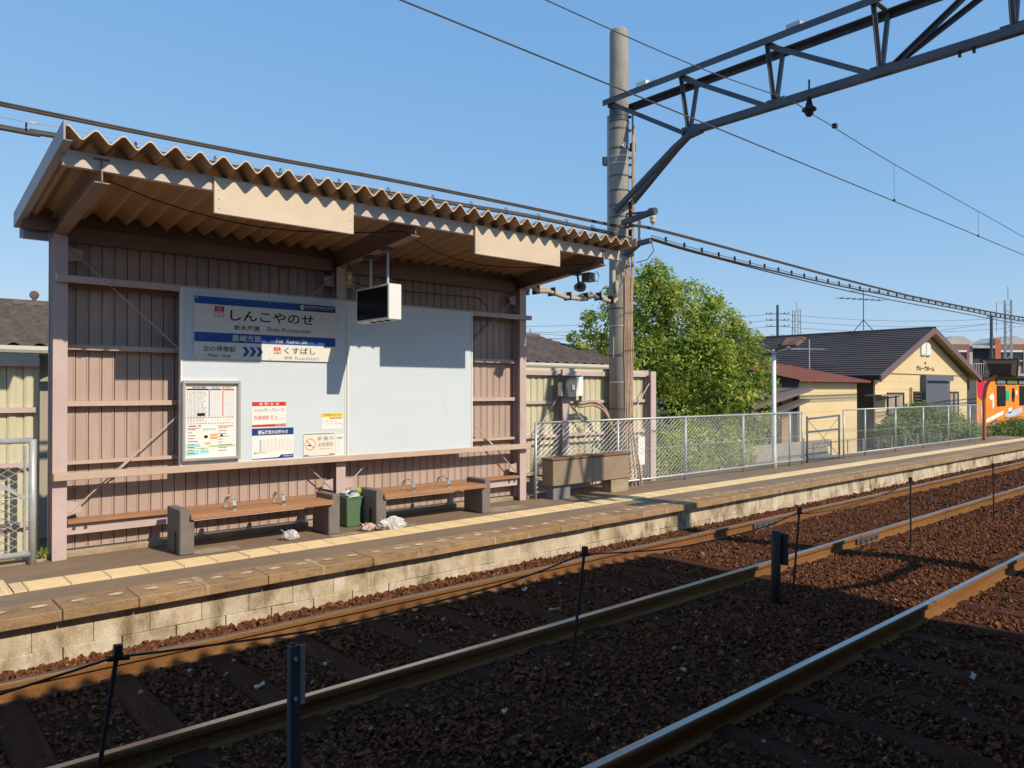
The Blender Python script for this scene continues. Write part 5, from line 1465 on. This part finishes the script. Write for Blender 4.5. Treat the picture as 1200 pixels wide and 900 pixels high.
# shed with the red roof
sd = thing("red_roof_shed", "cream shed with red corrugated roof in front of the slate roof", "shed", (22.6, 12, -.5))
m = MB(); m.box(20.78, 24.55, 11.0, 14.4, -.5, 1.84); m.add([(20.78, 11.0, 1.84), (20.78, 14.4, 1.84), (20.78, 14.4, 2.55)], [(0, 1, 2)])
m.build("wall", houseW, sd)
m = MB(); m.box(20.765, 20.775, 11.05, 14.4, -.5, 1.95); m.build("side_wall", flat("shed_side_shade", (.20, .185, .17)), sd)  # grey sheet paints the shade on the shed's left side
m = MB()
for k in range(7): m.box(20.8, 24.53, 10.995, 10.9995, -.2 + .29 * k, -.192 + .29 * k)
m.build("siding_joint", flat("siding_joint_tan", (.50, .385, .22)), sd)  # joint lines a little deeper than the wall colour
m = MB(); nx = 60; vs = []
for i in range(nx + 1):
    x = 20.3 + (24.95 - 20.3) * i / nx; w = .022 * (1 + cos(pi * i))
    vs += [(x, 10.72, 1.87 + w), (x, 14.8, 2.70 + w), (x, 10.72, 1.84 + w)]
m.add(vs, [f for i in range(nx) for f in ((3 * i, 3 * i + 3, 3 * i + 4, 3 * i + 1), (3 * i + 2, 3 * i + 5, 3 * i + 3, 3 * i))]); m.build("roof", redroof, sd)
m = MB(); m.prism([(20.32, 10.75, 1.76), (20.32, 14.8, 2.60), (20.32, 14.8, 2.68), (20.32, 10.75, 1.85)], (.03, 0, 0)); m.build("verge_board", flat("verge_dark", (.06, .05, .05)), sd)
m = MB(); m.box(20.30, 20.36, 11.3, 11.42, -.5, 1.8); m.build("corner_post", flat("tan_post", (.50, .36, .20)), sd)
# lean-to
lt = thing("lean_to_shed", "low brown lean-to with a drab sloping roof beside the cream shed", "shed", (18.7, 11, -.5))
m = MB(); m.prism([(16.9, 10.15, 1.10), (19.95, 10.15, 1.60), (19.95, 10.15, 1.68), (16.9, 10.15, 1.20)], (0, 3.2, 0)); m.build("roof", flat("leanto_roof", (.17, .135, .12)), lt)
m = MB(); m.prism([(17.1, 10.10, .80), (19.7, 10.10, 1.30), (19.7, 10.10, 1.38), (17.1, 10.10, .90)], (0, .3, 0)); m.build("fascia", flat("leanto_fascia", (.14, .115, .105)), lt)
m = MB(); m.box(17.0, 19.55, 11.2, 11.28, -.5, 1.40); m.build("rear_wall", flat("leanto_brown", (.20, .125, .085)), lt)
for px in (17.3, 18.2, 19.62):
    m = MB(); m.box(px - .07, px + .07, 10.4, 10.52, -.5, 1.15 + (px - 17.2) * .16); m.build("post", flat("leanto_post", (.10, .085, .08)), lt)
m = MB(); m.box(19.0, 19.5, 10.55, 11.1, .1, 1.35); m.build("door_board", flat("leanto_tan", (.36, .22, .11)), lt)
wb_ = thing("cream_outbuilding", "cream wall of a small outbuilding partly hidden by the tree", "building", (20.4, 14.4, -.5))
m = MB(); m.box(18.9, 20.3, 14.2, 16, -.5, 1.5); m.build("wall", flat("cream_wall", (.68, .62, .46)), wb_)
m = MB(); m.box(18.8, 20.4, 14.1, 16.1, 1.5, 1.58); m.build("roof", flat("outbuilding_roof", (.2, .19, .18)), wb_)
# paling walls low behind the mesh: block wall and white mesh fence
bw = thing("block_wall", "low grey block wall behind the mesh fence under the lean-to", "wall", (17.5, 9.7, -.5))
m = MB(); m.box(0, .39, 0, .12, 0, .185)
bk = m.build("block", flat("grey_block", (.30, .27, .25)), bw)
bk.data.transform(Matrix.Translation(Vector(ORG[bw.name]) * -1 + Vector((15.6, 9.7, -.5)) + Vector(ORG[bw.name]) - Vector((0, 0, 0)) if False else Matrix.Translation((0, 0, 0)).to_translation()))
for v in bk.data.vertices: v.co = v.co + Vector(ORG[bw.name])
offs = []
for r in range(4):
    for k in range(11): offs.append((15.5 - 17.5 + .4 * k + (.2 if r % 2 else 0), 0, .195 * r))
bk.location = offs[0]
rep(bk, [Vector(o) - Vector(offs[0]) for o in offs[1:]])
wf = thing("white_garden_fence", "low pale wire garden fence below the cream house", "fence", (22.6, 9.3, -.5))
for x in [18.3 + .95 * k for k in range(10)]:
    m = MB(); m.box(x - .013, x + .013, 9.287, 9.313, -.5, .28); m.build("post", galv, wf)
for z in (.25, -.30):
    m = MB(); m.box(18.3, 26.9, 9.294, 9.306, z, z + .014); m.build("rail", galv, wf)
m = MB()
for k in range(86): m.box(18.3 + .1 * k, 18.304 + .1 * k, 9.298, 9.302, -.45, .25)
tag(m.build("wire_mesh", galv, wf), kind='stuff')

# mural building
ob = thing("mural_building", "bright orange building painted with a colourful mural beyond the platform end", "building", (54, 17, -.5))
m = MB(); m.box(48.9, 66, 15, 24, -.5, 2.36); m.build("wall", orange, ob)
m = MB(); m.box(48.6, 66.4, 14.7, 24.3, 2.37, 2.52); m.build("roof", flat("mural_roof", (.05, .04, .04)), ob)
for (x0, x1, c_) in ((52.35, 53.9, pale), (54.3, 56.3, lgreen), (56.7, 58.7, pale), (59.2, 61, pale)):
    m = MB(); m.box(x0 - .1, x1 + .1, 14.95, 14.999, 1.97, 2.32); f = m.build("window", flat("window_frame_dark", (.055, .05, .05)), ob)
    m = MB()
    for k in range(5): m.rectxz(x0 + (x1 - x0) * k / 5 + .04, x0 + (x1 - x0) * (k + 1) / 5 - .04, 2.02, 2.27, 14.945)
    m.build("pane", flat("pane_tint_%s" % ("g" if c_ is lgreen else "b"), (.20, .24, .10) if c_ is lgreen else (.22, .27, .33)), f)
for (x0, x1) in ((52.45, 54.05), (56.9, 58.8)):
    m = MB(); m.box(x0, x1, 14.97, 14.999, .62, 1.88); m.build("door_opening", flat("opening_black", (.012, .012, .014)), ob)
def patch(name, mm, pts):
    m = MB(); m.add([(x, 14.985, z) for x, z in pts], [tuple(range(len(pts)))]); m.build(name, mm, ob)
patch("mural_patch", flat("mural_red", (.62, .02, .08)), [(49.1, 1.25), (49.7, 1.0), (50.2, 1.3), (50.4, 1.9), (50.1, 2.3), (49.3, 2.33), (49.0, 1.9)])
patch("mural_patch", flat("mural_pink", (.75, .15, .20)), [(49.0, 2.0), (49.6, 2.1), (49.8, 2.34), (49.0, 2.34)])
patch("mural_patch", flat("mural_green", (.03, .42, .20)), [(54.15, .95), (54.9, .95), (54.85, 1.55), (54.2, 1.6)])
patch("mural_patch", paper, [(51.0, 1.2), (51.6, 1.45), (51.9, 1.25), (51.9, .6), (51.6, .45), (51.6, 1.05), (51.2, 1.0)])
patch("mural_patch", ink, [(55.4, .9), (55.8, .85), (56.0, 1.3), (55.8, 1.8), (55.45, 1.7), (55.3, 1.3)])
patch("mural_patch", paper, [(56.05, 1.3), (56.5, 1.35), (56.45, 1.6), (56.1, 1.55)])
patch("mural_patch", paper, [(50.2, -.35), (51.4, -.2), (53.6, .1), (53.8, .35), (52.6, .2), (50.6, -.1)])
patch("mural_patch", pale, [(53.9, .1), (55.0, .25), (57.4, .5), (57.6, .2), (55.8, -.05), (54.2, -.1)])
patch("mural_patch", paper, [(54.6, .45), (55.4, .55), (55.3, .2), (54.7, .12)])
patch("mural_patch", blue1, [(51.3, -.32), (52.6, -.15), (52.5, -.3), (51.5, -.42)])

# apartments
ap = thing("apartment_block", "grey two storey apartments with brick red window surrounds in the distance", "building", (86, 26, -.5))
A0, A1 = Vector((82.3, 27.6, 0)), Vector((92.0, 19.2, 0))
ad = (A1 - A0).normalized(); an = Vector((-ad.y, ad.x, 0)); an = -an if an.dot(Vector((-.95, -.3, 0))) < 0 else an
def ab(m, s0, s1, d0, d1, z0, z1):
    c = [A0 + ad * s0 + an * d0, A0 + ad * s1 + an * d0, A0 + ad * s1 + an * d1, A0 + ad * s0 + an * d1]
    m.prism([(q.x, q.y, z0) for q in c], (0, 0, z1 - z0))
m = MB(); ab(m, -6, 14, -8, 0, -.5, 6.1); m.build("wall", aptw, ap)
def apt_pt(s_, d_, z): q = A0 + ad * s_ + an * d_; return (q.x, q.y, z)
for s0, s1 in ((-6.0, -2.2), (-1.0, 1.9), (4.0, 7.6), (9.5, 13)):
    sm = (s0 + s1) / 2; m = MB()
    m.prism([apt_pt(s0, .6, -.5), apt_pt(s1, .6, -.5), apt_pt(s1, .6, 6.35), apt_pt(sm + .5, .6, 6.95), apt_pt(sm - .5, .6, 6.95), apt_pt(s0, .6, 6.35)], tuple(-an * 4)); m.build("gable_block", aptw, ap)
for s0, s1 in ((-.3, 1.5), (4.55, 7.1), (9.8, 12)):
    for z in (.6, 4.0):
        m = MB(); ab(m, s0, s1, .61, .74, z + 1.55, z + 2.15); ab(m, s1 - .28, s1, .61, .74, z - .6, z + 1.55); f = m.build("brick_surround", aptb, ap)
        m = MB(); ab(m, s0 + .1, s1 - .3, .61, .66, z + .05, z + 1.35); m.build("pane", darkwin, f)
        m = MB(); ab(m, s0 + .05, s1 - .3, .61, .80, z + 1.36, z + 1.54); m.build("lintel", white, f)
        m = MB(); ab(m, s0 + .05, s1 - .3, .68, .72, z + .45, z + .55); m.build("balustrade", alu, f)
m = MB(); ab(m, 3.95, 4.5, .0, .9, 2, 6.7); m.build("brick_pier", flat("apartment_orange", (.50, .16, .08)), ap)
for s0, s1 in ((1.9, 3.8), (7.6, 9.4)):
    for z in (-.3, 3.2):
        m = MB(); ab(m, s0, s1, .02, .12, z, z + 2.5); bal = m.build("balcony_recess", flat("recess_dark", (.06, .06, .065)), ap)
        m = MB(); ab(m, s0 - .2, s1 + .2, .0, .9, z + 2.55, z + 2.8); m.build("balcony_slab", aptw, bal)
        m = MB()
        for k in range(9): ab(m, s0 + (s1 - s0) * k / 8 - .02, s0 + (s1 - s0) * k / 8 + .02, .8, .84, z, z + 1.0)
        ab(m, s0, s1, .79, .85, z + 1.0, z + 1.06); m.build("railing", alu, bal)

# orange mirror post at the platform end
mp = thing("traffic_mirror", "hooded dark brown mirror on a bent orange post at platform end", "mirror", (27.5, 8.25, 0))
m = MB(); m.tube(smooth_pts([(27.5, 8.22, -.05), (27.5, 8.22, .9), (27.5, 8.21, 1.5), (27.5, 8.12, 1.85), (27.5, 7.86, 2.10)], 5), .055, 12); m.build("post", orpost, mp, smooth=True)
hb_ = flat("mirror_brown", (.075, .045, .035))
f4 = [(27.62, 8.27, 2.60), (27.62, 7.30, 2.58), (27.62, 7.34, 2.04), (27.62, 8.10, 2.06)]
f3 = [(27.40, 8.12, 2.46), (27.40, 7.42, 2.45), (27.40, 7.44, 2.10), (27.40, 8.02, 2.12)]
m = MB(); m.add(f4 + f3, [(7, 6, 5, 4), (0, 1, 2, 3), (4, 5, 1, 0), (5, 6, 2, 1), (6, 7, 3, 2), (7, 4, 0, 3)]); m.build("mirror_back", hb_, mp)
m = MB()
for a, c in zip(f4, f4[1:] + f4[:1]): m.bar(a, c, .05, .05, (1, 0, 0))
m.build("rim", flat("rim_brown", (.12, .075, .055)), mp)
m = MB(); m.add([(q[0] + .012, q[1], q[2]) for q in f4], [(0, 1, 2, 3)]); m.build("mirror_face", chrome, mp)
m = MB(); m.prism([f4[0], (27.40, 8.12, 2.46), (27.40, 8.02, 2.12), f4[3]], (-.004, .03, 0)); m.build("hood_cheek", flat("cheek_lit_tan", (.34, .24, .16)), mp)  # lighter tan paints the sunlit left side of the brown hood

# ================================================================= DISTANT POLES AND LINES
def upole(label, x, y, z1, r, arms, m_=steel):
    t = thing("utility_pole", label, "utility pole", (x, y, -.5))
    m = MB(); m.cyl((x, y, -.5), (x, y, z1), r, r * .8, 8); m.build("shaft", m_, t)
    for z, L in arms:
        m = MB(); m.bar((x - L * .75, y + L * .66, z), (x + L * .75, y - L * .66, z), .045, .045)
        for s_ in (-1, -.6, .6, 1): m.cyl((x + s_ * L * .75, y - s_ * L * .66, z), (x + s_ * L * .75, y - s_ * L * .66, z + .14), .035, n=6)
        m.build("cross_arm", m_, t)
    return t
upole("slim distant utility pole with three cross arms above the slate roof", 55.4, 31.1, 8.4, .13, ((7.7, .9), (7.2, .9), (6.7, .9), (5.9, .5)))
lm = thing("lattice_mast", "pale lattice mast right of the slim pole on the skyline", "mast", (84.9, 45.2, -.5))
m = MB()
for dx_, dy_ in ((-.35, .3), (.35, -.3), (.3, .35), (-.3, -.35)): m.cyl((84.9 + dx_ * 1.5, 45.2 + dy_ * 1.5, -.5), (84.9 + dx_, 45.2 + dy_, 11.2), .07, n=5)
for k in range(14):
    z = .2 + .8 * k; s_ = 1 if k % 2 else -1
    m.cyl((84.9 - .36 * s_, 45.2 + .31 * s_, z), (84.9 + .36 * s_, 45.2 - .31 * s_, z + .8), .04, n=5)
m.build("lattice", galv, lm)
m = MB(); m.cyl((84.9, 45.2, 11.2), (84.9, 45.2, 12.2), .05, n=5); m.build("rod", galv, lm)
upole("dark square topped pole above the distant apartments", 79.7, 23.2, 8.6, .16, ((8.4, .35),), steel)
lm2 = thing("lattice_mast", "tall pale lattice mast at the right edge above the apartments", "mast", (69.3, 19.0, -.5))
m = MB()
for dx_, dy_ in ((-.22, .2), (.22, -.2), (.2, .22), (-.2, -.22)): m.cyl((69.3 + dx_, 19.0 + dy_, -.5), (69.3 + dx_, 19.0 + dy_, 8.8), .045, n=5)
for k in range(16):
    z = .2 + .53 * k; s_ = 1 if k % 2 else -1
    m.cyl((69.3 - .22 * s_, 19.0 + .2 * s_, z), (69.3 + .22 * s_, 19.0 - .2 * s_, z + .53), .03, n=5)
m.build("lattice", galv, lm2)
m = MB(); m.cyl((69.3, 19.0, 8.8), (69.3, 19.0, 9.9), .03, n=5); m.bar((68.6, 19.6, 8.6), (69.2, 19.1, 8.6), .05, .05); m.cyl((68.6, 19.6, 6.2), (68.6, 19.6, 8.6), .03, n=5); m.build("rod", galv, lm2)
upole("short pale pole on the skyline just right of the shelter", 40.6, 44.1, 6.5, .12, (), galv)
def dline(pts, r, lb):
    tag(MB().tube(pts, r, 4).build("power_line", steel, origin=pts[0]), lb, "power line", "distant power lines on the skyline")
def span(a, c, sag, n=10): return [(a[0] + (c[0] - a[0]) * k / n, a[1] + (c[1] - a[1]) * k / n, a[2] + (c[2] - a[2]) * k / n - sag * 4 * (k / n) * (1 - k / n)) for k in range(n + 1)]
for z, w_ in ((7.7, "top"), (7.2, "middle"), (6.7, "lowest")):
    dline(span((55.4, 31.1, z), (22, 60, z - .3), .9), .014, w_ + " of three thin power lines running left from the slim pole")
    dline(span((55.4, 31.1, z), (100, 18, z + 3.2), 1.2), .014, w_ + " of three thin power lines running right from the slim pole")
for z, w_ in ((5.8, "lower"), (6.15, "upper")):
    dline(span((40.6, 44.1, z), (62, 30, z + .2), .5), .014, w_ + " thin power line from the short pale pole behind the tree")
    dline(span((40.6, 44.1, z), (28, 52, z + .4), .3), .014, w_ + " thin power line from the short pale pole behind the shelter")
dline(span((79.7, 23.2, 7.8), (60, 38, 6.6), .6), .016, "thin power line from the square topped pole behind the gable")

# far-off trees closing the view along the line
wd = [(110 + 3.2 * k + R.uniform(-2, 2), -38 + 3.1 * k + R.uniform(-3, 3), 1.2 + R.uniform(-.5, 1.2), R.uniform(2.6, 4.4)) for k in range(17)]
tl = leaf_mesh("treeline", bushm, None, [q[:3] for q in wd], [(q[3], q[3], q[3] * .8) for q in wd], 14000, .75)
tag(tl, "distant dark treeline where the tracks run out of sight", kind='stuff')
